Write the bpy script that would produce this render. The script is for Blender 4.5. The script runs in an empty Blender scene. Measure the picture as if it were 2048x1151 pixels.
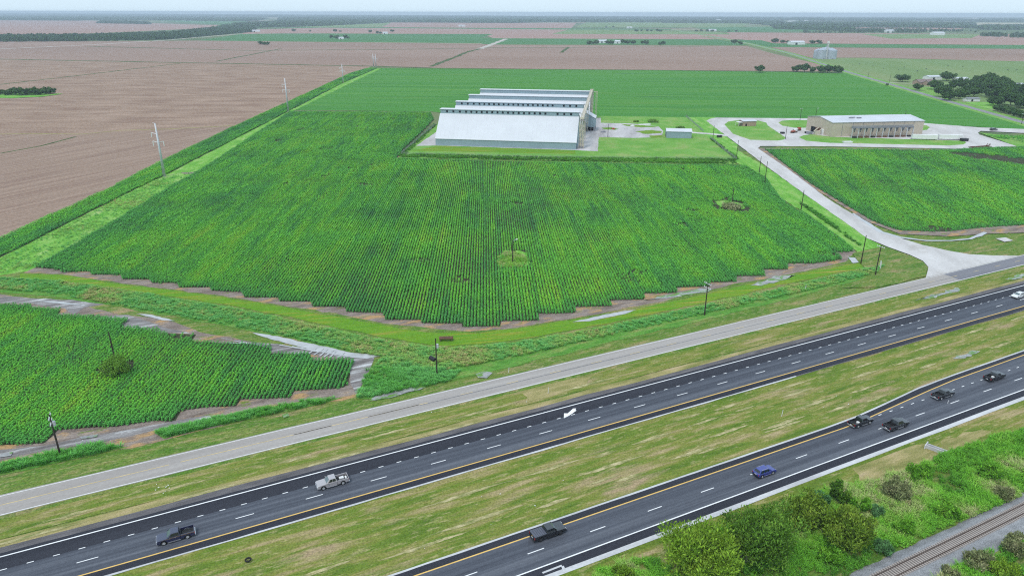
import bpy, bmesh, math, random
import numpy as np
from mathutils import Vector, Matrix

# ------------------------------------------------------------------ camera, sky, sun, exposure
scene = bpy.context.scene
W, H = 2048.0, 1151.0
FPX, EYE_Y, ROLL, CAM_H = 1400.0, 25.0, math.radians(0.14), 83.9
PITCH = math.atan((H / 2 - EYE_Y) / FPX)
cam_data = bpy.data.cameras.new('camera')
cam = bpy.data.objects.new('camera', cam_data)
scene.collection.objects.link(cam)
cam_data.sensor_width = 36.0
cam_data.lens = 36.0 * FPX / W
cam_data.clip_start = 1.0
cam_data.clip_end = 80000.0
cam.matrix_world = (Matrix.Translation((0, 0, CAM_H)) @ Matrix.Rotation(math.pi / 2 - PITCH, 4, 'X')
                    @ Matrix.Rotation(ROLL, 4, 'Z'))
scene.camera = cam

SUN_EL, SUN_AZ = math.radians(58), math.radians(-150)   # azimuth from +Y, clockwise
world = bpy.data.worlds.new('World')
scene.world = world
world.use_nodes = True
wn, wl = world.node_tree.nodes, world.node_tree.links
wn.clear()
sky = wn.new('ShaderNodeTexSky')
sky.sky_type = 'NISHITA'
sky.sun_disc = False
sky.sun_elevation = SUN_EL
sky.sun_rotation = SUN_AZ
sky.altitude = 0
sky.air_density = 1.0
sky.dust_density = 2.0
sky.ozone_density = 1.0
# an overcast day: the blue of the clear sky is veiled by an even layer of pale cloud
veil = wn.new('ShaderNodeMix'); veil.data_type = 'RGBA'; veil.blend_type = 'MIX'
veil.inputs['Factor'].default_value = 0.72
veil.inputs['B'].default_value = (7.0, 8.8, 10.2, 1)
wl.new(sky.outputs[0], veil.inputs['A'])
bg = wn.new('ShaderNodeBackground')
bg.inputs['Strength'].default_value = 0.1
wl.new(veil.outputs['Result'], bg.inputs['Color'])
wo = wn.new('ShaderNodeOutputWorld')
wl.new(bg.outputs[0], wo.inputs['Surface'])

sun_data = bpy.data.lights.new('sun', 'SUN')
sun_data.energy = 1.5
sun_data.angle = math.radians(14)
sun_data.color = (1.0, 0.96, 0.9)
sun = bpy.data.objects.new('sun', sun_data)
scene.collection.objects.link(sun)
_sd = Vector((math.sin(SUN_AZ) * math.cos(SUN_EL), math.cos(SUN_AZ) * math.cos(SUN_EL), math.sin(SUN_EL)))
sun.rotation_euler = _sd.to_track_quat('Z', 'Y').to_euler()

scene.view_settings.view_transform = 'Standard'
scene.view_settings.look = 'None'
scene.view_settings.gamma = 1.0
scene.view_settings.exposure = 0.36
scene.view_settings.use_curve_mapping = False
scene.render.engine = 'CYCLES'
cy = scene.cycles
cy.use_denoising = False
cy.filter_width = 1.15
cy.max_bounces = 4
cy.diffuse_bounces = 2
cy.glossy_bounces = 2
cy.transparent_max_bounces = 8
cy.volume_bounces = 0
cy.sample_clamp_indirect = 6.0

# ------------------------------------------------------------------ geometry helpers
C = scene.collection
_cp, _sp = math.cos(PITCH), math.sin(PITCH)
_cr, _sr = math.cos(-ROLL), math.sin(-ROLL)


def P(px, py, z=0.0):
    """ground point (height z) that the photograph shows at pixel (px, py)"""
    x = (px - W / 2) / FPX
    y = -(py - H / 2) / FPX
    x, y = _cr * x - _sr * y, _sr * x + _cr * y
    d = (x, _cp + y * _sp, -_sp + y * _cp)
    t = (z - CAM_H) / d[2]
    return np.array([d[0] * t, d[1] * t])


def proj(X, Y, Z):
    """pixel of a point"""
    dz = Z - CAM_H
    depth = Y * _cp - dz * _sp
    up = Y * _sp + dz * _cp
    x, y = X / depth, up / depth
    c, s = math.cos(ROLL), math.sin(ROLL)
    x, y = c * x - s * y, s * x + c * y
    return W / 2 + FPX * x, H / 2 - FPX * y


def height_at(b, top_y):
    lo, hi = 0.0, 70.0
    for _ in range(40):
        m = (lo + hi) / 2
        if proj(b[0], b[1], m)[1] > top_y:
            lo = m
        else:
            hi = m
    return lo


HO = P(474.4, 1044.2)
_hd = P(1993, 611.2) - HO
HU = _hd / np.linalg.norm(_hd)
HN = np.array([-HU[1], HU[0]])
HANG = math.atan2(HU[1], HU[0])
ROW_A = math.radians(92.1)      # main field rows
ROW_B = math.radians(79.6)      # right field rows, buildings' cross axis


def SN(s, n):
    return HO + HU * s + HN * n


def poly_px(pts):
    return [P(*p) for p in pts]


def lerp3(a, b, f): return tuple(a[i] + (b[i] - a[i]) * f for i in range(3))


# smooth value noise in numpy
_rng = np.random.RandomState(7)
_lat = _rng.rand(256, 256)


def vnoise(x, y):
    x = np.asarray(x, float); y = np.asarray(y, float)
    xi, yi = np.floor(x).astype(int), np.floor(y).astype(int)
    fx, fy = x - xi, y - yi
    fx, fy = fx * fx * (3 - 2 * fx), fy * fy * (3 - 2 * fy)
    a = _lat[xi & 255, yi & 255]; b = _lat[(xi + 1) & 255, yi & 255]
    c = _lat[xi & 255, (yi + 1) & 255]; d = _lat[(xi + 1) & 255, (yi + 1) & 255]
    return (a * (1 - fx) + b * fx) * (1 - fy) + (c * (1 - fx) + d * fx) * fy


def fbm(x, y, o=3):
    r = np.zeros_like(np.asarray(x, float)); a, t = 1.0, 0.0
    for k in range(o):
        r = r + a * vnoise(x * 2 ** k + 17.3 * k, y * 2 ** k + 5.1 * k); t += a; a *= 0.5
    return r / t


def in_poly(pts, poly):
    poly = np.asarray(poly); x, y = pts[:, 0], pts[:, 1]
    r = np.zeros(len(pts), bool)
    j = len(poly) - 1
    for i in range(len(poly)):
        xi, yi = poly[i]; xj, yj = poly[j]
        c = ((yi > y) != (yj > y)) & (x < (xj - xi) * (y - yi) / (yj - yi + 1e-12) + xi)
        r ^= c
        j = i
    return r


def tag(o, label=None, cat=None, group=None, kind=None):
    if label: o['label'] = label
    if cat: o['category'] = cat
    if group: o['group'] = group
    if kind: o['kind'] = kind
    return o


def link(name, me, mats=(), parent=None):
    o = bpy.data.objects.new(name, me)
    C.objects.link(o)
    if me is not None:
        for m in (mats if isinstance(mats, (list, tuple)) else [mats]):
            me.materials.append(m)
    if parent is not None:
        o.parent = parent
    return o


def thing(name, loc, rz=0.0, label=None, cat=None, group=None):
    o = bpy.data.objects.new(name, None)
    C.objects.link(o)
    o.location = loc
    o.rotation_euler = (0, 0, rz)
    o.empty_display_size = 0.5
    return tag(o, label, cat, group)


def copy_tree(o, parent=None):
    c = o.copy(); C.objects.link(c); c.parent = parent
    for ch in list(o.children):
        copy_tree(ch, c)
    return c


class MB:
    """collects simple shapes into one mesh"""
    def __init__(self):
        self.v = []; self.f = []; self.m = []; self.mi = 0

    def add(self, vs, fs):
        b = len(self.v)
        self.v += [tuple(map(float, q)) for q in vs]
        self.f += [tuple(b + i for i in f) for f in fs]
        self.m += [self.mi] * len(fs)
        return self

    def hexa(self, q):
        return self.add(q, [(0, 3, 2, 1), (4, 5, 6, 7), (0, 1, 5, 4), (1, 2, 6, 5), (2, 3, 7, 6), (3, 0, 4, 7)])

    def box(self, x0, x1, y0, y1, z0, z1):
        return self.hexa([(x0, y0, z0), (x1, y0, z0), (x1, y1, z0), (x0, y1, z0),
                          (x0, y0, z1), (x1, y0, z1), (x1, y1, z1), (x0, y1, z1)])

    def prism_y(self, prof, y0, y1):
        """profile [(x,z)] counter-clockwise seen from -y, extruded along y"""
        n = len(prof)
        vs = [(x, y0, z) for x, z in prof] + [(x, y1, z) for x, z in prof]
        fs = [tuple(range(n)), tuple(range(2 * n - 1, n - 1, -1))]
        fs += [(i, n + i, n + (i + 1) % n, (i + 1) % n) for i in range(n)]
        return self.add(vs, fs)

    def prism_x(self, prof, x0, x1):
        n = len(prof)
        vs = [(x0, y, z) for y, z in prof] + [(x1, y, z) for y, z in prof]
        fs = [tuple(range(n - 1, -1, -1)), tuple(range(n, 2 * n))]
        fs += [(i, (i + 1) % n, n + (i + 1) % n, n + i) for i in range(n)]
        return self.add(vs, fs)

    def tube(self, a, b, r0, r1=None, n=6, caps=True):
        r1 = r0 if r1 is None else r1
        a, b = Vector(a), Vector(b)
        d = (b - a).normalized()
        u = d.orthogonal().normalized(); w = d.cross(u)
        vs = []
        for p, r in ((a, r0), (b, r1)):
            for k in range(n):
                t = 2 * math.pi * k / n
                vs.append(p + u * (math.cos(t) * r) + w * (math.sin(t) * r))
        fs = [(k, (k + 1) % n, n + (k + 1) % n, n + k) for k in range(n)]
        if caps:
            fs += [tuple(range(n - 1, -1, -1)), tuple(range(n, 2 * n))]
        return self.add(vs, fs)

    def beam(self, a, b, w, h=None):
        h = w if h is None else h
        a, b = Vector(a), Vector(b)
        d = (b - a).normalized()
        u = d.cross(Vector((0, 0, 1)))
        if u.length < 1e-3: u = Vector((1, 0, 0))
        u.normalize(); t = d.cross(u)
        q = []
        for p in (a, b):
            q += [p - u * w / 2 - t * h / 2, p + u * w / 2 - t * h / 2, p + u * w / 2 + t * h / 2, p - u * w / 2 + t * h / 2]
        return self.hexa(q)

    def quad(self, a, b, c, d):
        return self.add([a, b, c, d], [(0, 1, 2, 3)])

    def mesh(self, name, smooth=False):
        me = bpy.data.meshes.new(name)
        me.from_pydata(self.v, [], self.f)
        me.polygons.foreach_set('material_index', self.m)
        if smooth:
            me.polygons.foreach_set('use_smooth', [True] * len(self.f))
        me.update()
        return me

    def build(self, name, mats, parent=None, smooth=False, bevel=0.0):
        me = self.mesh(name, smooth)
        if bevel > 0:
            bm = bmesh.new(); bm.from_mesh(me)
            bmesh.ops.recalc_face_normals(bm, faces=bm.faces)
            es = [e for e in bm.edges if len(e.link_faces) == 2 and e.calc_face_angle(0) > 0.5]
            bmesh.ops.bevel(bm, geom=es, offset=bevel, segments=2, affect='EDGES', profile=0.6, clamp_overlap=True)
            bm.to_mesh(me); bm.free()
        return link(name, me, mats, parent)


def mesh_quads(name, verts):
    """verts (N,4,3) -> mesh of N quads"""
    n = len(verts)
    me = bpy.data.meshes.new(name)
    me.vertices.add(n * 4); me.loops.add(n * 4); me.polygons.add(n)
    me.vertices.foreach_set('co', verts.astype(np.float32).ravel())
    me.loops.foreach_set('vertex_index', np.arange(n * 4, dtype=np.int32))
    me.polygons.foreach_set('loop_start', np.arange(0, n * 4, 4, dtype=np.int32))
    me.update(calc_edges=True)
    return me


# ------------------------------------------------------------------ materials
def rgb(r, g, b):
    f = lambda c: (c / 255 / 12.92) if c / 255 <= 0.04045 else ((c / 255 + 0.055) / 1.055) ** 2.4
    return (f(r), f(g), f(b), 1)


def scl(c, k):
    return (min(c[0] * k, 1), min(c[1] * k, 1), min(c[2] * k, 1), 1)


class NT:
    def __init__(self, name):
        self.mat = bpy.data.materials.new(name)
        self.mat.use_nodes = True
        self.t = self.mat.node_tree
        self.n, self.l = self.t.nodes, self.t.links
        self.bsdf = self.n['Principled BSDF']
        self.bsdf.inputs['Specular IOR Level'].default_value = 0.3

    def new(self, t, **kw):
        o = self.n.new(t)
        for k, v in kw.items(): setattr(o, k, v)
        return o

    def pos(self, ang=0.0, sx=1.0, sy=1.0, obj=False):
        if obj:
            src = self.new('ShaderNodeTexCoord').outputs['Object']
        else:
            src = self.new('ShaderNodeNewGeometry').outputs['Position']
        if ang == 0 and sx == 1 and sy == 1: return src
        r = self.new('ShaderNodeVectorRotate'); r.rotation_type = 'Z_AXIS'
        r.inputs['Angle'].default_value = -ang
        self.l.new(src, r.inputs['Vector'])
        m = self.new('ShaderNodeVectorMath'); m.operation = 'MULTIPLY'
        m.inputs[1].default_value = (sx, sy, 1)
        self.l.new(r.outputs[0], m.inputs[0])
        return m.outputs[0]

    def noise(self, vec, scale, detail=4, rough=0.55, dist=0.0):
        x = self.new('ShaderNodeTexNoise')
        x.inputs['Scale'].default_value = scale
        x.inputs['Detail'].default_value = detail
        x.inputs['Roughness'].default_value = rough
        x.inputs['Distortion'].default_value = dist
        self.l.new(vec, x.inputs['Vector'])
        return x.outputs['Fac']

    def ramp(self, fac, stops, interp='LINEAR'):
        r = self.new('ShaderNodeValToRGB'); r.color_ramp.interpolation = interp
        e = r.color_ramp.elements
        while len(e) < len(stops): e.new(0.5)
        for k, (p, c) in enumerate(stops):
            e[k].position = p; e[k].color = c
        self.l.new(fac, r.inputs['Fac'])
        return r.outputs['Color']

    def mix(self, fac, a, b, mode='MIX'):
        m = self.new('ShaderNodeMix'); m.data_type = 'RGBA'; m.blend_type = mode
        for k, v in (('Factor', fac), ('A', a), ('B', b)):
            if isinstance(v, (int, float)) : m.inputs[k].default_value = v
            elif isinstance(v, tuple): m.inputs[k].default_value = v
            else: self.l.new(v, m.inputs[k])
        return m.outputs['Result']

    def maprange(self, v, a, b, c, d):
        m = self.new('ShaderNodeMapRange')
        for k, x in zip(('From Min', 'From Max', 'To Min', 'To Max'), (a, b, c, d)): m.inputs[k].default_value = x
        self.l.new(v, m.inputs['Value'])
        return m.outputs[0]

    def gray(self, v):
        c = self.new('ShaderNodeCombineColor')
        for k in range(3): self.l.new(v, c.inputs[k])
        return c.outputs[0]

    def bump(self, h, strength=0.5, dist=0.1):
        b = self.new('ShaderNodeBump')
        b.inputs['Strength'].default_value = strength
        b.inputs['Distance'].default_value = dist
        self.l.new(h, b.inputs['Height'])
        self.l.new(b.outputs[0], self.bsdf.inputs['Normal'])

    def done(self, color=None, rough=0.85, metal=0.0, spec=None):
        if color is not None:
            if isinstance(color, tuple): self.bsdf.inputs['Base Color'].default_value = color
            else: self.l.new(color, self.bsdf.inputs['Base Color'])
        self.bsdf.inputs['Roughness'].default_value = rough
        self.bsdf.inputs['Metallic'].default_value = metal
        if spec is not None: self.bsdf.inputs['Specular IOR Level'].default_value = spec
        return self.mat


def ground_mat(name, stops, s1, ang=0.0, st=(1, 1), fine=2.0, famt=0.35, patch=None, rough=0.95, bump=0.0, detail=6):
    """stops: colour ramp over a stretched noise; fine: small grain; patch: (scale, lo, hi, colour, stretch)"""
    t = NT(name)
    p = t.pos(ang, *st)
    col = t.ramp(t.noise(p, s1, detail, 0.62), stops)
    if patch:
        for (ps, lo, hi, pc, pst) in patch:
            pp = t.pos(ang, *pst)
            f = t.maprange(t.noise(pp, ps, 5, 0.65), lo, hi, 0, .55 if ps > 1 else 1)
            col = t.mix(f, col, pc)
    g = t.noise(t.pos(), fine, 3, 0.7)
    col = t.mix(1.0, col, t.gray(t.maprange(g, 0.25, 0.75, 1 - famt, 1 + famt)), 'MULTIPLY')
    if bump: t.bump(g, bump, 0.25)
    return t.done(col, rough, spec=0.1)


def flat(name, col, rough=0.6, metal=0.0, spec=0.3, var=0.12, scale=0.7, obj=True):
    """plain surface with a little uneven wear"""
    t = NT(name)
    n = t.noise(t.pos(obj=obj, sx=1.0001), scale, 5, 0.6)
    c = t.mix(1.0, col, t.gray(t.maprange(n, 0.3, 0.7, 1 - var, 1 + var)), 'MULTIPLY')
    return t.done(c, rough, metal, spec)


def leaf_mat(name, stops, noise_scale=0.25, var=0.45, island=True, trans=0.0):
    t = NT(name)
    p = t.pos()
    col = t.ramp(t.noise(p, noise_scale, 3, 0.6), stops)
    if island:
        ri = t.new('ShaderNodeNewGeometry').outputs['Random Per Island']
        col = t.mix(1.0, col, t.gray(t.maprange(ri, 0, 1, 1 - var, 1 + var)), 'MULTIPLY')
    return t.done(col, 0.75, spec=0.04)


def tint_leaf_mat(name, stops, var=0.4):
    """leaf colour chosen per plant (tint given to each plant)"""
    t = NT(name)
    a = t.new('ShaderNodeAttribute'); a.attribute_type = 'INSTANCER'; a.attribute_name = 'tint'
    col = t.ramp(a.outputs['Fac'], stops)
    ri = t.new('ShaderNodeNewGeometry').outputs['Random Per Island']
    col = t.mix(1.0, col, t.gray(t.maprange(ri, 0, 1, 1 - var, 1 + var)), 'MULTIPLY')
    return t.done(col, 0.7, spec=0.08)


M = {}
# road and soil
ST = HANG
M['grass_mown'] = ground_mat('mown_grass', [(0.30, (.080, .145, .018, 1)), (0.45, (.130, .190, .028, 1)), (0.55, (.20, .21, .05, 1)), (0.63, (.30, .25, .115, 1)), (0.73, (.40, .31, .18, 1))],
                             0.45, ST, (.12, 1), 3.0, .45, [(.16, .57, .68, (.34, .255, .15, 1), (.22, 1)), (.5, .58, .68, (.085, .15, .02, 1), (.10, 1)), (1.4, .55, .65, (.42, .35, .18, 1), (.25, 1))], bump=.6)
M['grass_verge'] = ground_mat('verge_grass', [(0.28, (.060, .140, .018, 1)), (0.45, (.10, .19, .028, 1)), (0.58, (.16, .205, .045, 1)), (0.7, (.31, .25, .12, 1))],
                              0.35, ST, (.18, 1), 3.0, .55, [(.14, .58, .68, (.32, .235, .13, 1), (.25, 1)), (1.4, .53, .63, (.34, .30, .15, 1), (.35, 1)), (1.9, .52, .6, (.06, .14, .02, 1), (.4, 1))], bump=.6)
M['grass_dry'] = ground_mat('dry_grass', [(0.3, (.13, .165, .04, 1)), (0.45, (.24, .225, .08, 1)), (0.58, (.36, .30, .14, 1)), (0.72, (.43, .33, .20, 1))], 0.4, ST, (.25, 1), 4.0, .45, bump=.5)
M['straw'] = ground_mat('cut_straw', [(0.35, (.17, .20, .06, 1)), (0.5, (.33, .30, .14, 1)), (0.65, (.50, .43, .25, 1))], 1.2, ST, (.4, 1), 4.0, .35, bump=.5)
M['grass_bright'] = ground_mat('bright_grass', [(0.3, (.085, .27, .03, 1)), (0.5, (.15, .36, .05, 1)), (0.6, (.22, .40, .09, 1)), (0.7, (.30, .40, .14, 1))], 0.22, ROW_A, (.3, 1), 1.6, .45, bump=.5)
M['grass_lush'] = ground_mat('lush_grass', [(0.3, (.06, .19, .025, 1)), (0.5, (.10, .25, .04, 1)), (0.62, (.17, .26, .06, 1)), (.72, (.30, .27, .12, 1))], 0.45, ST, (.3, 1), 2.2, .5, bump=.5)
M['grass_olive'] = ground_mat('olive_grass', [(0.3, (.085, .23, .015, 1)), (0.5, (.125, .26, .02, 1)), (.58, (.19, .25, .025, 1)), (0.68, (.29, .25, .06, 1))], 0.5, math.radians(12), (.08, 1), 2.2, .35, bump=.5)
M['grass_lawn'] = ground_mat('compound_grass', [(0.3, (.10, .27, .035, 1)), (0.5, (.15, .32, .055, 1)), (0.72, (.27, .33, .11, 1))], 0.06, ROW_B, (1, 1), .8, .22)
M['pasture'] = ground_mat('pasture_grass', [(0.3, (.12, .20, .06, 1)), (0.5, (.16, .24, .085, 1)), (0.7, (.21, .26, .11, 1))], 0.008, ROW_B, (.25, 1), .15, .15)
M['dirt'] = ground_mat('field_soil', [(0.3, (.15, .115, .098, 1)), (0.48, (.22, .175, .15, 1)), (0.6, (.28, .23, .20, 1)), (0.72, (.38, .26, .15, 1))], 0.45, ST, (.25, 1), 3.0, .4,
                       [(.22, .53, .62, (.40, .25, .12, 1), (.4, 1)), (.5, .60, .68, (.14, .19, .04, 1), (.4, 1))], bump=.6)
M['mud'] = ground_mat('wet_soil', [(0.35, (.13, .115, .11, 1)), (0.5, (.21, .19, .185, 1)), (0.58, (.30, .285, .28, 1)), (.66, (.52, .52, .52, 1))], 0.55, ST, (.14, 1), 3.0, .3, rough=.55, bump=.4)
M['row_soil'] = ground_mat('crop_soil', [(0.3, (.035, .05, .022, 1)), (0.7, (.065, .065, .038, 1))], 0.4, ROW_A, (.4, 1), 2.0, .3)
M['gravel'] = ground_mat('shoulder_gravel', [(0.3, (.085, .08, .085, 1)), (0.6, (.15, .14, .145, 1)), (0.8, (.22, .20, .19, 1))], 0.9, ST, (.25, 1), 5.0, .45, bump=.6)
M['ballast'] = ground_mat('ballast_stone', [(0.3, (.22, .225, .235, 1)), (0.6, (.33, .335, .35, 1)), (0.8, (.42, .41, .41, 1))], 0.7, ST, (.5, 1), 6.0, .5, bump=.9)
M['ballast_dark'] = ground_mat('ballast_between_rails', [(0.3, (.15, .14, .125, 1)), (0.7, (.25, .235, .22, 1))], 0.9, ST, (.4, 1), 6.0, .5, bump=.9)
M['caliche'] = ground_mat('caliche', [(0.25, (.39, .37, .36, 1)), (0.5, (.50, .48, .47, 1)), (0.75, (.60, .58, .57, 1))], 0.10, ROW_B, (.35, 1), 1.2, .12,
                          [(.035, .60, .75, (.36, .33, .30, 1), (1, 1))])
M['concrete'] = ground_mat('pale_concrete', [(0.3, (.42, .42, .43, 1)), (0.7, (.58, .58, .59, 1))], 0.5, ST, (.2, 1), 2.0, .15)
M['pad'] = ground_mat('stained_pad', [(0.3, (.30, .28, .28, 1)), (0.5, (.44, .42, .42, 1)), (0.75, (.56, .54, .54, 1))], 0.09, ROW_B, (.2, 1), .8, .2)
M['frontage'] = ground_mat('worn_asphalt', [(0.3, (.285, .258, .240, 1)), (0.5, (.335, .307, .288, 1)), (0.7, (.385, .357, .335, 1))], 0.45, ST, (.03, 1), 1.5, .10, rough=.8)
M['frontage_dark'] = ground_mat('newer_asphalt', [(0.3, (.15, .15, .17, 1)), (0.7, (.22, .215, .235, 1))], 0.45, ST, (.03, 1), 1.5, .12, rough=.8)
M['lane'] = ground_mat('lane_asphalt', [(0.32, (.050, .054, .069, 1)), (0.5, (.078, .085, .105, 1)), (0.68, (.125, .133, .156, 1))], 0.75, ST, (.008, 1), 2.5, .16, rough=.62)
M['shoulder'] = ground_mat('shoulder_asphalt', [(0.3, (.024, .025, .034, 1)), (0.7, (.038, .039, .050, 1))], 0.5, ST, (.02, 1), 2.5, .18, rough=.65)
M['county'] = ground_mat('county_asphalt', [(0.3, (.20, .20, .21, 1)), (0.7, (.27, .27, .275, 1))], 0.2, 0, (1, 1), .8, .1)
M['water'] = flat('mud_and_sky_water', (.40, .40, .40, 1), .08, 0, .6, .15, .4, False)  # pale base colour: silt, plus the bright sky's reflection painted in
M['water_dark'] = ground_mat('shallow_water', [(0.3, (.20, .20, .20, 1)), (0.5, (.30, .30, .30, 1)), (.65, (.42, .42, .42, 1))], .5, ST, (.4, 1), 2.5, .3, [(.8, .48, .56, (.12, .24, .05, 1), (.4, 1))], rough=.25)
# far fields
M['milo'] = ground_mat('ripe_grain_field', [(0.3, (.21, .13, .095, 1)), (0.5, (.285, .195, .142, 1)), (0.7, (.36, .252, .19, 1))], 0.06, 0.0, (.35, 1), .55, .38,
                       [(.012, .62, .75, (.20, .125, .095, 1), (.3, 1)), (.02, .68, .78, (.16, .15, .07, 1), (.25, 1))])
M['milo_near'] = ground_mat('ripe_grain_rows', [(0.3, (.21, .135, .105, 1)), (0.5, (.275, .192, .145, 1)), (0.7, (.34, .243, .188, 1))], 0.3, math.radians(63), (.04, 1), .7, .30)
M['milo_far'] = ground_mat('far_grain_field', [(0.3, (.25, .165, .125, 1)), (0.7, (.31, .215, .17, 1))], 0.004, 0, (.3, 1), .06, .12)
M['milo_pink'] = ground_mat('far_bare_field', [(0.3, (.31, .19, .15, 1)), (0.7, (.36, .23, .19, 1))], 0.004, 0, (.3, 1), .06, .1)
M['green_far'] = ground_mat('far_crop_field', [(0.3, (.045, .155, .045, 1)), (0.7, (.075, .195, .06, 1))], 0.006, 0, (.3, 1), .06, .12)
M['green_mid'] = ground_mat('crop_canopy', [(0.3, (.038, .165, .022, 1)), (0.5, (.060, .215, .030, 1)), (0.7, (.095, .245, .035, 1))], 0.09, math.radians(-4), (.03, 1), .6, .38,
                            [(.03, .56, .72, (.10, .23, .035, 1), (.15, 1)), (.02, .6, .75, (.035, .14, .03, 1), (.2, 1))])
M['tan_far'] = ground_mat('far_stubble', [(0.3, (.34, .31, .20, 1)), (0.7, (.42, .38, .26, 1))], 0.004, 0, (.3, 1), .06, .1)
M['ditch_line'] = ground_mat('ditch_weeds', [(0.3, (.035, .07, .02, 1)), (0.7, (.09, .13, .04, 1))], .08, 0, (1, 1), .4, .4)
M['straw_line'] = ground_mat('straw_line', [(0.35, (.24, .22, .08, 1)), (0.6, (.33, .28, .13, 1))], .06, 0, (1, 1), .5, .4)
M['track'] = ground_mat('farm_track', [(0.3, (.40, .36, .32, 1)), (0.7, (.50, .46, .42, 1))], .05, 0, (1, 1), .5, .15)
# base farmland
t = NT('farmland')
p = t.pos(math.radians(8), .55, 1.0)
vo = t.new('ShaderNodeTexVoronoi'); vo.distance = 'CHEBYCHEV'; vo.inputs['Scale'].default_value = .0013; t.l.new(p, vo.inputs['Vector'])
sep = t.new('ShaderNodeSeparateColor'); t.l.new(vo.outputs['Color'], sep.inputs[0])
col = t.ramp(sep.outputs[0], [(0.0, (.10, .15, .06, 1)), (.3, (.15, .19, .08, 1)), (.5, (.26, .20, .14, 1)), (.66, (.08, .14, .055, 1)), (.85, (.30, .27, .17, 1))], 'CONSTANT')
col = t.mix(.35, col, t.ramp(t.noise(t.pos(0, .5, 1), .003, 5), [(.3, (.07, .12, .05, 1)), (.7, (.20, .20, .10, 1))]))
M['farmland'] = t.done(col, .95, spec=.1)
# paint
M['paint_white'] = flat('white_paint', (.78, .78, .78, 1), .6, 0, .3, .14, 1.5, False)
M['paint_yellow'] = flat('yellow_paint', (.72, .46, .13, 1), .6, 0, .3, .12, 1.2, False)
M['paint_faded'] = flat('faded_yellow_paint', (.52, .40, .20, 1), .7, 0, .3, .25, .5, False)
M['seal'] = flat('crack_seal', (.17, .165, .17, 1), .6, 0, .3, .3, .8, False)
# vegetation
CROP = [(0.0, (.048, .20, .065, 1)), (.25, (.085, .33, .06, 1)), (.5, (.135, .46, .045, 1)), (.75, (.21, .50, .04, 1)), (1.0, (.36, .46, .05, 1))]
M['crop'] = tint_leaf_mat('crop_leaf', CROP)
M['weed'] = tint_leaf_mat('weed_leaf', [(0, (.055, .18, .03, 1)), (.35, (.10, .34, .04, 1)), (.65, (.16, .46, .13, 1)), (.85, (.26, .46, .09, 1)), (1, (.42, .38, .16, 1))])
M['brush'] = tint_leaf_mat('brush_leaf', [(0, (.065, .19, .025, 1)), (.35, (.115, .33, .03, 1)), (.6, (.16, .42, .035, 1)), (.8, (.25, .46, .07, 1)), (1, (.42, .42, .20, 1))])
M['oak'] = leaf_mat('oak_leaf', [(.3, (.025, .065, .02, 1)), (.5, (.045, .10, .026, 1)), (.7, (.075, .14, .035, 1))], .2)
M['bright_tree'] = leaf_mat('willow_leaf', [(0.3, (0.106, 0.213, 0.02, 1)), (0.5, (0.188, 0.325, 0.031, 1)), (0.7, (0.275, 0.413, 0.05, 1))], .35)
M['dark_tree'] = leaf_mat('dark_green_leaf', [(.3, (.060, .140, .018, 1)), (.5, (.105, .225, .028, 1)), (.7, (.18, .31, .045, 1))], .35)  # darker green foliage than the willow leaf
M['olive_tree'] = leaf_mat('olive_leaf', [(.3, (.085, .160, .018, 1)), (.5, (.155, .255, .030, 1)), (.7, (.25, .34, .05, 1))], .4)
M['blue_bush'] = leaf_mat('blue_green_leaf', [(0.3, (0.06, 0.168, 0.054, 1)), (0.6, (0.12, 0.264, 0.096, 1))], .5)
M['grey_bush'] = leaf_mat('grey_green_leaf', [(.3, (.13, .17, .06, 1)), (.5, (.22, .25, .11, 1)), (.7, (.32, .32, .17, 1))], .6)
M['green_bush'] = leaf_mat('fresh_leaf', [(0.3, (0.081, 0.23, 0.021, 1)), (0.5, (0.132, 0.333, 0.029, 1)), (0.7, (0.207, 0.425, 0.046, 1))], .5)
M['bark'] = flat('bark', (.10, .08, .06, 1), .9, 0, .1, .3, 2)
M['dead'] = flat('dead_wood', (.33, .31, .29, 1), .9, 0, .1, .3, 2)
M['wood_pole'] = flat('creosote_pole', (.045, .036, .030, 1), .9, 0, .1, .3, 1)
M['steel_pole'] = flat('galvanised_steel', (.50, .51, .53, 1), .5, .2, .4, .15, .4)
M['porcelain'] = flat('insulator_white', (.68, .68, .68, 1), .4)
# buildings
M['shed_roof'] = flat('white_metal_roof', (.56, .575, .61, 1), .55, 0, .35, .04, .12)
M['shed_wall'] = flat('blue_grey_siding', (.245, .33, .37, 1), .6, 0, .3, .06, .15)
M['shed_trim'] = flat('white_trim', (.60, .61, .64, 1), .6, 0, .3, .05)
M['hole'] = flat('dark_opening', (.012, .013, .016, 1), .8, 0, .1, .1)
M['cream'] = flat('cream_steel', (.52, .47, .38, 1), .6, 0, .3, .16, .8)
M['tan_wall'] = flat('tan_siding', (.47, .405, .32, 1), .65, 0, .3, .08, .3)
M['gin_roof'] = flat('pale_metal_roof', (.52, .54, .58, 1), .5, 0, .35, .10, .08)
M['steel_grey'] = flat('grey_steel', (.24, .24, .27, 1), .55, .2, .3, .2, .8)
M['rust'] = flat('rusty_metal', (.13, .07, .045, 1), .85, 0, .2, .4, 1.5)
M['black_metal'] = flat('black_metal', (.02, .02, .022, 1), .6, 0, .3, .2)
M['white_metal'] = flat('white_sheet', (.70, .70, .69, 1), .55, 0, .3, .10, .4)
M['bin_steel'] = flat('bin_steel', (.40, .44, .50, 1), .45, .35, .4, .12, .2)
M['brown_roof'] = flat('brown_shingle', (.22, .17, .16, 1), .9, 0, .1, .2, .6)
M['brick'] = flat('tan_brick', (.36, .26, .2, 1), .85, 0, .1, .15, .6)
M['tie_wood'] = flat('tie_concrete', (.36, .31, .285, 1), .85, 0, .15, .18, 1)
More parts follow.
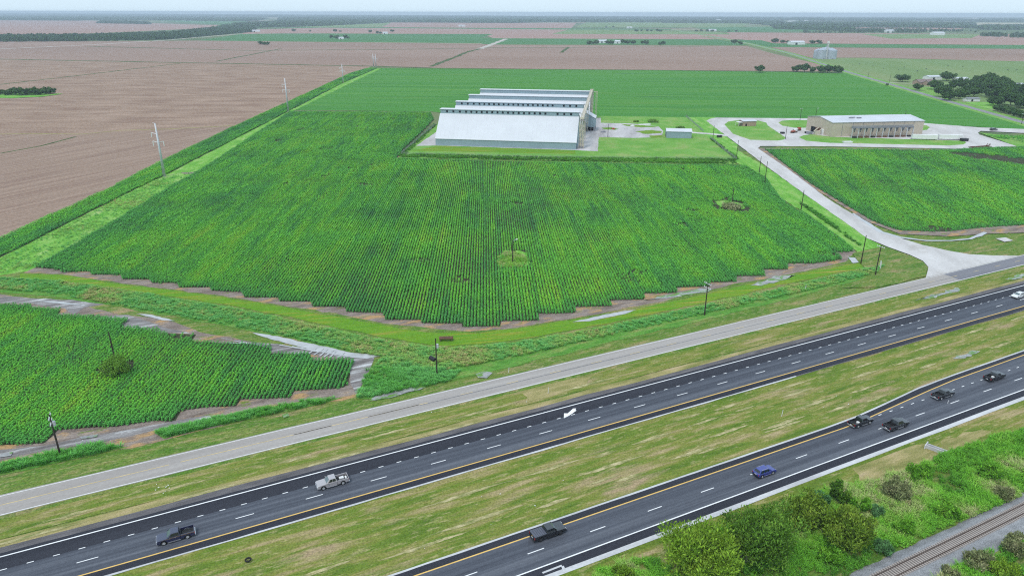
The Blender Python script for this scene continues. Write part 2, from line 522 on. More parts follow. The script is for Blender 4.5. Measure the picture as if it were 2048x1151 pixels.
M['rail_steel'] = flat('rail_steel', (.13, .095, .08, 1), .5, .3, .4, .2, .5)
M['fence'] = flat('chain_link', (.26, .29, .27, 1), .6, .2, .3, .15)
M['chrome'] = flat('chrome', (.62, .62, .64, 1), .2, .8, .5, .05)
M['rim'] = flat('alloy_rim', (.60, .60, .61, 1), .35, .5, .5, .1)
M['tyre'] = flat('rubber', (.018, .018, .019, 1), .8, 0, .2, .2, 2)
M['red_lens'] = flat('red_lens', (.28, .012, .012, 1), .25, 0, .5, .05)
M['clear_lens'] = flat('clear_lens', (.62, .63, .65, 1), .15, 0, .6, .05)
M['sign_blue'] = flat('sign_blue', (.06, .06, .30, 1), .5)
M['litter'] = flat('litter', (.72, .72, .72, 1), .7)
M['red_paint'] = flat('red_machine', (.36, .06, .03, 1), .5)


def glass_mat(name, col):
    t = NT(name)
    return t.done(col, .06, 0, .8)


M['glass'] = glass_mat('dark_glass', (.012, .016, .020, 1))
M['windshield'] = glass_mat('windshield_glass', (.10, .14, .15, 1))


def car_paint(name, col, metal=.3, coat=1.0, rough=.35):
    t = NT(name)
    t.bsdf.inputs['Coat Weight'].default_value = coat
    t.bsdf.inputs['Coat Roughness'].default_value = .04
    t.bsdf.inputs['Coat IOR'].default_value = 2.0
    n = t.noise(t.pos(obj=True, sx=1.001), 3.0, 4)
    c = t.mix(1.0, col, t.gray(t.maprange(n, .3, .7, .92, 1.08)), 'MULTIPLY')
    return t.done(c, rough, metal, .1)


# ------------------------------------------------------------------ ground sheets
_z = [0.0]
random.seed(3)


def zup(d=0.004):
    _z[0] += d
    return _z[0]


def jagged(poly, amp, step, seed=0):
    if amp <= 0: return poly
    out = []
    n = len(poly)
    acc = seed * 13.7
    for i in range(n):
        a, b = np.asarray(poly[i]), np.asarray(poly[(i + 1) % n])
        L = np.linalg.norm(b - a)
        k = max(1, min(60, int(L / step)))
        d = (b - a) / max(L, 1e-6)
        nn = np.array([-d[1], d[0]])
        for q in range(k):
            p = a + (b - a) * q / k
            acc += L / k / step
            w = (vnoise(acc * .9, seed * 3.1) - .5) * 1.2 + (vnoise(acc * 2.7, 40 + seed) - .5) * .9
            out.append(p + nn * amp * float(w) * (1 if q else .3))
    return out


def sheet(name, pts, mat, jag=0.0, step=3.0, z=None, kind='structure', label=None, px=True, parent=None):
    poly = poly_px(pts) if px else [np.asarray(p, float) for p in pts]
    poly = jagged(poly, jag, step, seed=len(bpy.data.meshes) % 97)
    zz = zup() if z is None else z
    me = bpy.data.meshes.new(name)
    me.from_pydata([(p[0], p[1], zz) for p in poly], [], [tuple(range(len(poly)))])
    me.update()
    if me.polygons[0].normal.z < 0:
        me.flip_normals()
    o = link(name, me, mat, parent)
    if parent is None: tag(o, label, kind=kind)
    return o


def strip(name, pts, width, mat, jag=0.0, step=6.0, z=None, px=True, parent=None):
    c = poly_px(pts) if px else [np.asarray(p, float) for p in pts]
    l, r = [], []
    for i, p in enumerate(c):
        a = c[max(i - 1, 0)]; b = c[min(i + 1, len(c) - 1)]
        d = (b - a) / np.linalg.norm(b - a)
        nn = np.array([-d[1], d[0]])
        w = width[i] if isinstance(width, (list, tuple)) else width
        l.append(p + nn * w / 2); r.append(p - nn * w / 2)
    return sheet(name, l + r[::-1], mat, jag, step, z, px=False, parent=parent)


def band_sn(name, s0, s1, n0, n1, mat, jag=0.0, step=2.0, z=None, parent=None):
    return sheet(name, [SN(s0, n0), SN(s1, n0), SN(s1, n1), SN(s0, n1)], mat, jag, step, z, px=False, parent=parent)


# the base sheet reaches the horizon
g = MB(); R = 19000
g.add([(-R, -600, 0), (R, -600, 0), (R, R, 0), (-R, R, 0)], [(0, 1, 2, 3)])
tag(g.build('ground', M['farmland']), kind='structure')

# --- far fields, farthest first
far = [
    ('field', [(-300, 45), (180, 45.5), (300, 50), (440, 54), (400, 60), (250, 68), (0, 79), (-300, 88)], 'milo_pink'),
    ('field', [(300, 44.5), (470, 44), (520, 48), (440, 53)], 'green_far'),
    ('field', [(560, 47), (780, 46.5), (760, 55), (600, 57)], 'pasture'),
    ('field', [(780, 46.5), (1150, 45.5), (1140, 56), (760, 57)], 'milo_pink'),
    ('field', [(1170, 44), (1500, 43), (1480, 53), (1150, 54)], 'pasture'),
    ('field', [(700, 33.2), (1330, 33.5), (1320, 36.5), (700, 36.2)], 'tan_far'),
    ('field', [(1360, 34), (1700, 34), (1700, 37.5), (1350, 38)], 'tan_far'),
    ('field', [(1380, 54), (1600, 50), (1640, 60), (1450, 62)], 'green_far'),
    ('field', [(1690, 50), (1930, 51.5), (1900, 57), (1700, 55)], 'milo_pink'),
    ('field', [(1940, 41), (2300, 42), (2300, 47), (1930, 47)], 'tan_far'),
    ('field', [(520, 57.5), (700, 56), (1340, 57), (1340, 58.8), (750, 59.2)], 'green_far'),
    ('field', [(500, 62), (640, 57.5), (1135, 59), (1120, 69), (560, 69), (480, 71)], 'milo_pink'),
    ('field', [(1135, 59), (1430, 62), (1480, 68), (1100, 68)], 'pasture'),
    ('field', [(960, 68), (1480, 67), (1560, 77), (985, 77.2)], 'milo_pink'),
    ('field', [(1450, 63), (1800, 63.5), (2400, 64), (2400, 86), (1500, 84)], 'milo_pink'),
    ('field', [(1720, 65), (1960, 64), (1940, 72), (1780, 74)], 'pasture'),
    ('field', [(393, 84.5), (480, 71), (640, 69.2), (985, 68.6), (958, 76), (1010, 77.5), (960, 87)], 'green_far'),
    ('field', [(985, 77), (1420, 77.2), (1520, 78.5), (1560, 88), (958, 89)], 'green_far'),
    ('field', [(1490, 85.5), (2400, 85), (2400, 93.5), (1530, 91.5)], 'green_far'),
    ('field', [(1540, 92), (2400, 94), (2400, 123), (1990, 117), (1720, 112), (1620, 113)], 'milo_far'),
    ('field', [(-400, 89), (180, 87), (393, 84.5), (960, 88.5), (985, 90), (935, 100), (860, 136.5), (740, 134), (380, 128.5), (0, 123), (-400, 119)], 'milo_far'),
    ('field', [(860, 136.5), (935, 100), (960, 90), (1490, 90), (1540, 104), (1620, 122), (1690, 140), (1280, 139)], 'milo_far'),
    ('pasture', [(1600, 113), (1720, 113), (1990, 117), (2400, 124), (2400, 330), (2048, 245), (1690, 140), (1640, 125)], 'pasture'),
]
for nm, pts, m in far:
    sheet(nm, pts, M[m])

# near grain field on the left
sheet('field', [(-900, 124), (0, 123), (740, 133.5), (735, 138), (700, 148), (468, 256), (400, 285), (150, 272), (-900, 283)], M['milo'], 1.2, 12)
sheet('field', [(-900, 283), (0, 274), (150, 272), (300, 265), (400, 258), (468, 256), (330, 322), (219, 381), (0, 483), (-300, 620), (-900, 700)], M['milo_near'], 1.0, 10)
for pts, w, m in [
    ([(-300, 119), (0, 123.5), (380, 129), (740, 134), (860, 137)], 12, 'ditch_line'),
    ([(-300, 128), (0, 103), (180, 94), (330, 84), (480, 70.5)], 14, 'track'),
    ([(480, 70.5), (640, 69)], 12, 'track'),
    ([(170, 97), (500, 104), (800, 100), (990, 96), (1400, 92)], 14, 'ditch_line'),
    ([(860, 134), (935, 104), (958, 98)], 9, 'ditch_line'),
    ([(958, 98), (985, 88), (1010, 78)], 16, 'track'),
    ([(-100, 182), (0, 174), (160, 155), (360, 130)], 5, 'ditch_line'),
    ([(430, 126), (560, 100)], 6, 'ditch_line'),
    ([(1280, 139), (1690, 141)], 5, 'ditch_line'),
    ([(735, 137.5), (1290, 139), (1690, 141.5)], 6, 'ditch_line'),
    ([(1120, 105), (1135, 94)], 8, 'ditch_line'),
    ([(-60, 275), (60, 272), (160, 273), (240, 265), (330, 262), (440, 256), (475, 253)], 2.6, 'straw_line'),
    ([(0, 312), (80, 297), (150, 278)], 2.0, 'ditch_line'),
]:
    strip('field_track' if m == 'track' else 'field_margin', pts, w, M[m], w * .35, 12)

# big green field behind the sheds
sheet('field', [(735, 138), (1290, 139.5), (1690, 142.5), (1760, 160), (1900, 202), (2048, 247), (2300, 330), (2100, 262), (2048, 254), (1843, 244), (1640, 235), (1440, 233.5), (1370, 233.5), (1180, 232), (900, 230), (860, 224), (583, 222.5), (660, 180)], M['green_mid'], .8, 12)

# county road on the right
strip('county_road', [(1400, 71), (1500, 88), (1560, 101), (1640, 120)], 11, M['pasture'])
strip('county_road', [(1340, 58), (1420, 71), (1500, 86), (1580, 105), (1690, 140), (1760, 160), (1900, 200), (2048, 241), (2200, 288)], 20, M['grass_lawn'])
strip('county_road', [(1340, 58), (1420, 71), (1500, 86), (1580, 105), (1690, 140), (1760, 160), (1900, 200), (2048, 241), (2200, 288)], 7.5, M['county'])
for a in ([(1778, 162), (1830, 164), (1870, 168)], [(1895, 181), (1935, 183)], [(1925, 200), (1990, 205)]):
    strip('farm_drive', a, 5, M['track'], .6, 6)
sheet('lawn', [(1830, 172), (1880, 170), (1900, 188), (1860, 184)], M['grass_lawn'], 1, 6)
sheet('lawn', [(1925, 200), (1990, 200), (1995, 214), (1970, 213)], M['grass_bright'], 1, 6)

# verge ground of the whole near area
sheet('verge', [(-700, 620), (0, 505), (328, 356), (400, 320), (1500, 300), (1560, 290), (2400, 290), (3400, 500), (3200, 1151), (2600, 2600), (-700, 2600), (-1500, 1151)], M['grass_verge'])

# crop strip and bright grass between the grain and the main field
STRIP = [(-300, 622), (0, 483), (219, 381), (330, 322), (468, 256), (700, 148), (735, 138), (752, 138), (684, 168), (574, 226), (328, 355), (251, 392), (0, 521), (-300, 670)]
sheet('field', STRIP, M['row_soil'], .3, 5)
sheet('grass_margin', [(-300, 670), (0, 521), (251, 392), (328, 355), (574, 226), (684, 168), (752, 139), (760, 139), (700, 168), (586, 224), (400, 345), (395, 352), (335, 382), (219, 455), (73, 545), (0, 556), (-300, 620)], M['grass_bright'], .9, 4)
sheet('bare_patch', [(360, 349), (396, 347), (392, 351), (366, 352)], M['dirt'], .4, 2)

# main field soil
MAIN = [(73, 540), (219, 453.5), (335, 381), (395, 347), (578, 226), (860, 226), (866, 240), (846, 262), (806, 300), (792, 319), (1100, 325), (1470, 330), (1489, 331), (1528, 352), (1559, 395), (1588, 415.6), (1612, 428), (1702, 493),
        (1706, 500), (1671, 502), (1683, 516), (1628, 524.7), (1573.5, 524.7), (1575.5, 536.4), (1524.7, 537.4), (1530.5, 550), (1470, 551), (1472, 562), (1417, 563.8), (1420, 572), (1353, 574), (1353, 585), (1288, 586), (1288, 598.7), (1221.7, 600), (1221.7, 612), (1150, 614), (1150, 626), (1078, 628), (1078, 641.5), (1003, 643), (1001, 653), (924, 655), (924, 648), (844, 648), (844, 641.5), (772, 641.5), (767, 628), (693.7, 626), (690, 616),
        (625, 616), (625, 606), (560.5, 605.6), (556, 598), (489, 598), (486, 588), (424, 585), (420, 578), (359, 579), (355, 570), (304, 570), (300, 563), (246, 563), (242, 554), (184.5, 554), (180, 548), (125, 549), (120, 544)]
sheet('field', MAIN[:18] + [(1712, 500), (1690, 521), (1640, 533), (1580, 546), (1530, 557), (1480, 564), (1420, 578), (1385, 584), (1350, 595), (1290, 609), (1220, 623), (1150, 636), (1080, 648), (1010, 659), (940, 664), (870, 659), (770, 649), (700, 635), (560, 613), (430, 593), (250, 572), (125, 553), (46, 551)], M['dirt'], .7, 3)
sheet('field', MAIN, M['row_soil'])
# lower left field
LOWL = [(-260, 600), (0, 615.6), (60.6, 615.6), (64.5, 622.5), (123, 625.4), (115, 636), (148.6, 638), (187.7, 639), (256, 645), (244, 660.6), (316.7, 663.5), (320.6, 670), (393, 673), (384, 687), (466, 691), (546, 694.7), (542, 710), (622.4, 712), (620.5, 724), (708.4, 722), (696.7, 773), (681, 779), (591, 784.7), (581, 798.4), (542, 800), (483.6, 802), (474, 816), (417, 818), (380, 823), (363.6, 827), (352, 847), (305, 846), (234.6, 857.7), (187.7, 859.6), (117, 865.5), (109.5, 876), (88, 892), (25, 895), (0, 896), (-260, 925)]
sheet('field', [(-260, 585), (0, 594), (60, 602), (150, 612), (176, 618), (240, 634), (310, 640), (350, 648), (400, 668), (500, 686), (560, 696), (620, 704), (700, 712), (752, 714), (742, 726), (728, 768), (712, 796), (620, 812), (520, 828), (460, 850), (300, 893), (260, 902), (200, 905), (100, 915), (40, 925), (0, 934), (-260, 985)], M['dirt'], .8, 3)
sheet('field', LOWL, M['row_soil'])
sheet('wet_ground', [(-100, 918), (0, 905), (90, 897), (160, 880), (230, 868), (320, 852), (420, 834), (430, 845), (300, 868), (180, 893), (60, 912), (0, 925), (-100, 945)], M['mud'], .7, 3)
sheet('wet_ground', [(700, 716), (750, 716), (732, 760), (712, 790), (702, 770)], M['mud'], .4, 2)
sheet('wet_ground', [(440, 680), (500, 686), (540, 698), (545, 709), (620, 712), (705, 720), (700, 714), (620, 702), (540, 690)], M['mud'], .5, 3)
sheet('wet_ground', [(180, 640), (255, 634), (330, 660), (390, 672), (320, 669), (250, 658)], M['mud'], .7, 3)
sheet('wet_ground', [(300, 596), (120, 605), (20, 598), (-60, 606), (0, 612), (60, 612), (130, 622), (150, 634), (170, 620)], M['mud'], .6, 3)
# olive and lush bands below the main field
sheet('mown_band', [(40, 553), (125, 555), (250, 574), (430, 596), (560, 616), (700, 640), (800, 660), (880, 668), (960, 668), (1060, 654), (1200, 632), (1300, 612), (1400, 590), (1500, 566), (1600, 545), (1720, 522), (1730, 532), (1600, 560), (1400, 606), (1200, 650), (1060, 676), (960, 690), (870, 692), (760, 676), (640, 650), (480, 618), (300, 590), (120, 566), (40, 562)], M['grass_olive'], .8, 3)
sheet('lush_bank', [(-300, 540), (0, 560), (120, 567), (300, 592), (480, 622), (640, 656), (760, 682), (870, 698), (960, 694), (1060, 682), (1200, 656), (1400, 612), (1600, 566), (1725, 535), (1780, 525), (1760, 545), (1600, 590), (1400, 642), (1200, 690), (1000, 740), (870, 770), (760, 800), (715, 800), (735, 750), (765, 716), (700, 705), (560, 676), (420, 650), (270, 625), (120, 600), (0, 590), (-300, 580)], M['grass_lush'], 1.0, 4)
sheet('lush_bank', [(-200, 965), (0, 940), (60, 922), (130, 906), (200, 895), (260, 900), (190, 915), (60, 945), (-200, 1000)], M['grass_lush'], .6, 3)
sheet('lush_bank', [(310, 870), (440, 838), (500, 826), (600, 806), (690, 797), (640, 812), (480, 846), (330, 882)], M['grass_lush'], .5, 3)
# dry streak along the frontage road and median
band_sn('dry_verge', -150, 520, 9.2, 12.0, M['grass_dry'], .9, 3)
band_sn('median', -200, 560, -22.6, -5.4, M['grass_mown'])
band_sn('median', -200, 148, -25.4, -22.0, M['grass_mown'], .3, 3)
band_sn('mown_verge', -200, 560, 12.0, 18.9, M['grass_mown'], .8, 3)
band_sn('mown_verge', -100, 500, -47, -36.7, M['grass_mown'], 1.2, 3)
sheet('bare_patch', [(1700, 925), (1770, 890), (1850, 885), (1900, 900), (1880, 925), (1800, 945), (1720, 960)], M['grass_dry'], 1.0, 1.5)
sheet('bare_patch', [(1880, 880), (1940, 860), (1990, 855), (1930, 890), (1890, 905)], M['grass_dry'], .8, 1.5)
sheet('bare_patch', [(1040, 770), (1130, 745), (1190, 745), (1160, 775), (1060, 805)], M['grass_dry'], 1.2, 2)
rw = random.Random(77)
for n_, s0, s1 in ((-20.6, 20, 150), (-18.9, 5, 120), (-16.2, 60, 190), (-11.5, 30, 160), (-8.2, 90, 220), (10.6, -40, 60), (14.5, -30, 80)):
    s_ = s0
    while s_ < s1:
        L_ = rw.uniform(6, 20)
        nn_ = n_ + rw.uniform(-.5, .5)
        w_ = rw.uniform(.35, .6)
        sheet('straw_row', [SN(s_, nn_), SN(s_ + L_ * .3, nn_ - w_), SN(s_ + L_ * .7, nn_ - w_ * .6), SN(s_ + L_, nn_), SN(s_ + L_ * .6, nn_ + w_), SN(s_ + L_ * .3, nn_ + w_ * .5)], M['straw'], .14, .6, z=_z[0] + .004 * (1 + int(abs(n_)) % 3), px=False)
        s_ += L_ + rw.uniform(2, 14)
_z[0] += .02
# puddles in the ditches
for nm, pts, m in [
    ('puddle', [(505, 669), (540, 673), (590, 684), (650, 696), (710, 709), (768, 714), (735, 720), (690, 718), (640, 708), (590, 694), (550, 684), (520, 675)], 'water'),
    ('puddle', [(66, 607), (120, 609), (177, 617), (130, 614)], 'water'),
    ('puddle', [(272, 632), (300, 634), (352, 646), (330, 646), (290, 637)], 'water'),
    ('puddle', [(1145, 645), (1190, 634), (1250, 622), (1273, 620), (1250, 628), (1180, 643)], 'water'),
    ('puddle', [(1285, 601), (1340, 588), (1400, 577), (1432, 577), (1400, 585), (1330, 597)], 'water_dark'),
    ('puddle', [(1500, 570), (1545, 552), (1590, 548), (1570, 558), (1520, 571)], 'water_dark'),
    ('puddle', [(1695, 512), (1718, 514), (1722, 522), (1705, 524)], 'water'),
    ('puddle', [(1716, 490), (1730, 496), (1728, 504), (1720, 498)], 'water'),
    ('puddle', [(850, 734), (864, 727), (874, 735)], 'water'),
    ('puddle', [(952, 750), (970, 744), (988, 748), (975, 758), (958, 757)], 'water_dark'),
    ('puddle', [(745, 800), (800, 780), (860, 775), (830, 785), (770, 800), (740, 805)], 'water_dark'),
    ('puddle', [(1830, 598), (1870, 586), (1915, 572), (1920, 578), (1860, 595)], 'water_dark'),
    ('puddle', [(2008, 555), (2040, 545), (2060, 545), (2030, 556)], 'water_dark'),
    ('puddle', [(1905, 715), (1945, 698), (1960, 700), (1930, 714)], 'water_dark'),
    ('puddle', [(565, 833), (578, 830), (580, 836), (570, 840)], 'water_dark'),
    ('puddle', [(160, 880), (200, 874), (195, 880), (165, 884)], 'water_dark'),
    ('puddle', [(5, 914), (30, 910), (25, 918), (0, 922)], 'water_dark'),
]:
    sheet(nm, pts, M[m], .35 if m == 'water' else 1.0, 1.2)

sheet('pole_clearing', [(994, 522), (1004, 512), (1022, 508), (1042, 500), (1054, 510), (1061, 528), (1052, 543), (1030, 540), (1010, 548), (984, 546), (1000, 537)], M['grass_bright'], 1.6, 1.2)
sheet('bush_clearing', [(1428, 402), (1450, 399), (1485, 407), (1490, 416), (1470, 421), (1440, 414)], M['grass_bright'], .6, 2)
for k, (a_, b_) in enumerate([((618, 711), (634, 699)), ((628, 714), (648, 700)), ((640, 716), (656, 701)), ((648, 718), (668, 704)), ((660, 719), (672, 706)), ((676, 719), (690, 708)), ((560, 694), (640, 708)), ((585, 697), (700, 717)), ((455, 690), (520, 693)), ((470, 686), (540, 699))]):
    strip('wheel_rut', [a_, ((a_[0] + b_[0]) / 2 + 1, (a_[1] + b_[1]) / 2), b_], .45, M['water'], .12, 1.0)
# right field, compound and drive
RIGHT = [(1528, 297), (1900, 297), (1960, 293), (2060, 290), (2500, 310), (2900, 430), (2048, 446), (1960, 452), (1890, 461), (1800, 459), (1770, 450), (1740, 438), (1620, 366)]
sheet('field', [(1512, 294), (1528, 295), (1900, 295), (2060, 288), (2500, 306), (2950, 440), (2048, 462), (1980, 464), (1900, 470), (1800, 466), (1735, 442), (1612, 366)], M['dirt'], .5, 4)
sheet('field', RIGHT, M['row_soil'])
sheet('grass_margin', [(1460, 322), (1475, 300), (1535, 335), (1614, 391), (1676, 434), (1740, 478), (1780, 498), (1850, 528), (1850, 548), (1740, 540), (1712, 500), (1690, 482), (1612, 426), (1559, 395), (1528, 352), (1489, 331)], M['grass_bright'], .8, 4)
sheet('grass_margin', [(1705, 505), (1765, 490), (1820, 509), (1846, 521), (1856, 533), (1850, 551), (1760, 572), (1680, 575), (1740, 548)], M['grass_verge'], .8, 4)
sheet('compound_grass', [(800, 314), (872, 252), (880, 232), (1186, 232), (1370, 234), (1405, 264), (1418, 277), (1470, 318), (1470, 328), (1100, 322), (800, 318)], M['grass_lawn'], .3, 5)
sheet('compound_grass', [(1370, 234), (1432, 233), (1412, 241), (1466, 283), (1475, 290), (1475, 318), (1470, 318), (1418, 277)], M['grass_bright'], .3, 5)
sheet('olive_grass', [(820, 304), (1150, 309), (1148, 302), (872, 294)], M['grass_olive'], .4, 4)
sheet('concrete_pad', [(831, 294), (871, 266), (880, 240), (1170, 240), (1186, 236), (1200, 236), (1200, 246), (1260, 247), (1316, 253), (1325, 262), (1322, 274), (1264, 276), (1196, 274.5), (1194, 303), (1148, 301), (872, 293)], M['pad'], .4, 4)
for pts in ([(1202, 255.5), (1222, 255), (1236, 258), (1228, 260), (1208, 259)], [(1268, 263), (1300, 260), (1322, 262), (1322, 266), (1290, 268)], [(1240, 248), (1290, 251), (1316, 254), (1280, 254.5), (1250, 252)], [(1298, 271), (1322, 270), (1322, 275), (1300, 276)]):
    sheet('weedy_patch', pts, M['grass_olive'], 1.2, 2)
strip('farm_track', [(1376, 264), (1420, 267), (1458, 271)], 6.5, M['caliche'], .4, 4)
sheet('drive', [(1411, 241), (1418, 237), (1430, 234.5), (1635, 235), (1843, 243), (1956, 251.5), (2300, 262), (2300, 270), (2048, 262.5), (1960, 258.5), (1954, 262), (1957, 266), (2033, 289), (1980, 291), (1908, 294.5), (1660, 291), (1519, 291), (1514, 295), (1582, 342), (1653, 395), (1700, 424), (1754.5, 458), (1802, 475), (1845, 488), (1896, 499), (1938, 506), (1983, 508), (2040, 508.5), (2030, 515), (1851, 553), (1856, 532), (1845, 519.6), (1819, 507.7), (1775, 492), (1734, 475), (1676, 434), (1614, 391), (1535.5, 334.5), (1475, 288.6), (1466, 282)], M['caliche'], .35, 4)
for pts in ([(1447, 248), (1455, 242), (1478, 239), (1515, 240), (1531, 244), (1534, 250), (1552, 262), (1570, 274), (1566, 278), (1553, 280), (1498, 278.5), (1464, 266.6)],
            [(1555, 244), (1562, 240), (1580, 238.5), (1635, 239), (1635, 254), (1587, 254), (1563, 250)],
            [(1596, 273), (1606, 269), (1621, 267), (1662, 272), (1926, 278.5), (1931, 282), (1925, 286), (1895, 288), (1656, 284), (1611, 280)],
            [(1843, 247), (1852, 248), (1858, 252), (1852, 257), (1843, 258)],
            [(1957, 262), (2048, 271), (2300, 280), (2300, 306), (2060, 289), (2034, 290)]):
    sheet('lawn', pts, M['grass_lawn'], .25, 3)
strip('puddle', [(1704, 425), (1760, 462), (1800, 473), (1850, 479), (1900, 479), (1940, 475), (1958, 468), (1970, 462)], [1.2, 2.2, 2.0, 1.6, 1.0, 1.2, 2.0, 1.4], M['water'], .35, 2)
sheet('puddle', [(1990, 474), (2010, 472), (2025, 478), (2008, 481)], M['caliche'], .4, 1.5)

# --- roads
ZV = _z[0]
print('ZV', ZV)
ZR = ZV + .10
fr = band_sn('frontage_road', -170, 560, 19.0, 25.9, M['frontage'], .12, 3, z=ZR)
band_sn('dark_patch', 232, 560, 19.3, 25.6, M['frontage_dark'], .5, 2, z=ZR + .004, parent=fr)
band_sn('edge_line', -170, 560, 19.25, 19.40, M['paint_white'], 0, z=ZR + .008, parent=fr)
band_sn('edge_line', -170, 560, 25.45, 25.58, M['paint_white'], 0, z=ZR + .008, parent=fr)
band_sn('crack_seal', 42, 560, 22.05, 22.30, M['seal'], .06, 1.5, z=ZR + .009, parent=fr)
for s in (-170, -120, -75, -40, -8, 14, 30):
    band_sn('centre_line', s, s + (50 if s < -80 else 30 if s < 20 else 12), 22.42, 22.62, M['paint_faded'], .04, 1, z=ZR + .008, parent=fr)
for s in range(52, 540, 12):
    band_sn('centre_line', s, s + 3.2, 22.42, 22.60, M['paint_faded'], .03, 1, z=ZR + .010, parent=fr)
# upper carriageway
up = band_sn('highway', -200, 560, -5.15, 8.0, M['shoulder'], .10, 3, z=ZR)
band_sn('gravel_shoulder', -200, 560, 7.9, 9.6, M['gravel'], .35, 2, z=ZR - .012)
band_sn('traffic_lanes', -200, 560, -3.35, 3.45, M['lane'], .05, 3, z=ZR + .004, parent=up)
band_sn('concrete_edge', -200, 130, -5.55, -5.13, M['concrete'], .16, 2, z=ZR - .01, parent=up)
band_sn('concrete_edge', 130, 560, -5.5, -5.13, M['gravel'], .16, 2, z=ZR - .01, parent=up)
band_sn('edge_line', -200, 560, 6.90, 7.16, M['paint_white'], .02, 3, z=ZR + .008, parent=up)
band_sn('edge_line', -200, 560, -3.58, -3.32, M['paint_yellow'], .02, 3, z=ZR + .008, parent=up)


def dash_mesh(L, w, key={}):
    if (L, w) not in key:
        q = [HU * 0 - HN * w / 2, HU * L - HN * w / 2, HU * L + HN * w / 2, HN * w / 2]
        me = bpy.data.meshes.new('lane_dash')
        me.from_pydata([(a[0], a[1], 0) for a in q], [], [(0, 1, 2, 3)])
        me.materials.append(M['paint_white'])
        key[(L, w)] = me
    return key[(L, w)]


def dash(s, n, L, w, parent, z):
    o = bpy.data.objects.new('lane_dash', dash_mesh(L, w))
    C.objects.link(o)
    p = SN(s, n)
    o.location = (p[0], p[1], z)
    o.parent = parent
    return o


for k in range(-4, 28):
    dash(k * 12.19, -.02, 3.1, .17, up, ZR + .009)
for k in range(-14, 90):
    dash(k * 3.66 + 1.3, 3.48, .98, .17, up, ZR + .009)
# arrow, merging towards the left
ar = MB()
ar_px = [(1129, 835), (1129.3, 825.3), (1136.5, 825.3), (1147.5, 815.6), (1153.6, 815.2), (1151.5, 818.2), (1154.2, 819.4), (1141.5, 828.6)]
ar.add([(*P(a_, b_, ZR), ZR + .009) for a_, b_ in ar_px], [tuple(range(len(ar_px)))[::-1]])
ar.build('lane_arrow', M['paint_white'], up)
# lower carriageway, with the turning lane opening on the right
low_edge = [(-120, -25.25), (118, -25.3), (128, -25.0), (140, -23.9), (152, -22.7), (166, -22.2), (195, -21.8), (560, -21.8)]
lo = sheet('highway', [SN(*p) for p in low_edge] + [SN(560, -36.0), SN(-120, -35.8)], M['shoulder'], .08, 3, z=ZR, px=False)
lane_edge = [(-120, -26.85), (122, -26.8), (130, -26.3), (153, -24.35), (163, -23.7), (193, -23.15), (560, -23.1)]
sheet('traffic_lanes', [SN(*p) for p in lane_edge] + [SN(560, -33.9), SN(-120, -33.9)], M['lane'], .04, 3, z=ZR + .004, px=False, parent=lo)
yl = MB()
for a, b in zip(lane_edge[:-1], lane_edge[1:]):
    yl.add([(*SN(a[0], a[1] - .12), ZR + .008), (*SN(b[0], b[1] - .12), ZR + .008), (*SN(b[0], b[1] + .12), ZR + .008), (*SN(a[0], a[1] + .12), ZR + .008)], [(0, 1, 2, 3)])
yl.build('edge_line', M['paint_yellow'], lo)
ce = MB()
for a, b in zip(low_edge[:-1], low_edge[1:]):
    ce.add([(*SN(a[0], a[1] - .03), ZR - .01), (*SN(b[0], b[1] - .03), ZR - .01), (*SN(b[0], b[1] + .42), ZR - .01), (*SN(a[0], a[1] + .42), ZR - .01)], [(0, 1, 2, 3)])
ce.build('concrete_edge', M['concrete'], lo)
band_sn('edge_line', -120, 560, -34.1, -33.86, M['paint_white'], .02, 3, z=ZR + .008, parent=lo)
band_sn('concrete_edge', -120, 560, -36.85, -35.75, M['concrete'], .15, 2, z=ZR - .01, parent=lo)
for k in range(-9, 30):
    dash(42.4 + k * 12.16, -30.4, 3.1, .17, lo, ZR + .009)
for k in range(0, 60):
    dash(132.4 + k * 3.66, -26.62, 1.0, .17, lo, ZR + .009)
rs = MB()
for k in range(300):
    s = 10 + k * .6
    if s > 128: break
    rs.add([(*SN(s, -26.55), ZR + .006), (*SN(s + .22, -26.55), ZR + .006), (*SN(s + .22, -26.05), ZR + .006), (*SN(s, -26.05), ZR + .006)], [(0, 1, 2, 3)])
tag(rs.build('rumble_strip', M['black_metal'], lo), kind='stuff')
tl = MB()
for q in ([(42.6, -35.35), (46.2, -35.3), (46.2, -34.95), (42.6, -35.0)], [(46.0, -35.3), (46.45, -35.3), (46.2, -36.6), (45.7, -36.6)]):
    tl.add([(*SN(*p), ZR + .007) for p in q], [(0, 1, 2, 3)])
tl.build('corner_mark', M['concrete'], lo)

# sloping banks carry the roads down to the verge
def bank(name, edge, out, mat):
    m = MB()
    z1 = ZR - .012 - abs(out) * .45
    for (a, b) in zip(edge[:-1], edge[1:]):
        m.add([(*SN(*a), ZR - .012), (*SN(*b), ZR - .012), (*SN(b[0], b[1] + out), z1), (*SN(a[0], a[1] + out), z1)], [(0, 1, 2, 3) if out < 0 else (3, 2, 1, 0)])
    tag(m.build(name, mat), kind='structure')


bank('road_bank', [(-170, 19.05), (560, 19.05)], -1.3, M['grass_verge'])
bank('road_bank', [(-170, 25.85), (560, 25.85)], 1.3, M['grass_verge'])
bank('road_bank', [(-200, 9.3), (560, 9.3)], 1.3, M['grass_dry'])
bank('road_bank', [(-200, -5.35), (560, -5.35)], -1.3, M['grass_mown'])
bank('road_bank', [(a_, b_ + .25) for a_, b_ in low_edge], 1.3, M['grass_mown'])
bank('road_bank', [(-120, -36.7), (560, -36.7)], -1.3, M['grass_mown'])

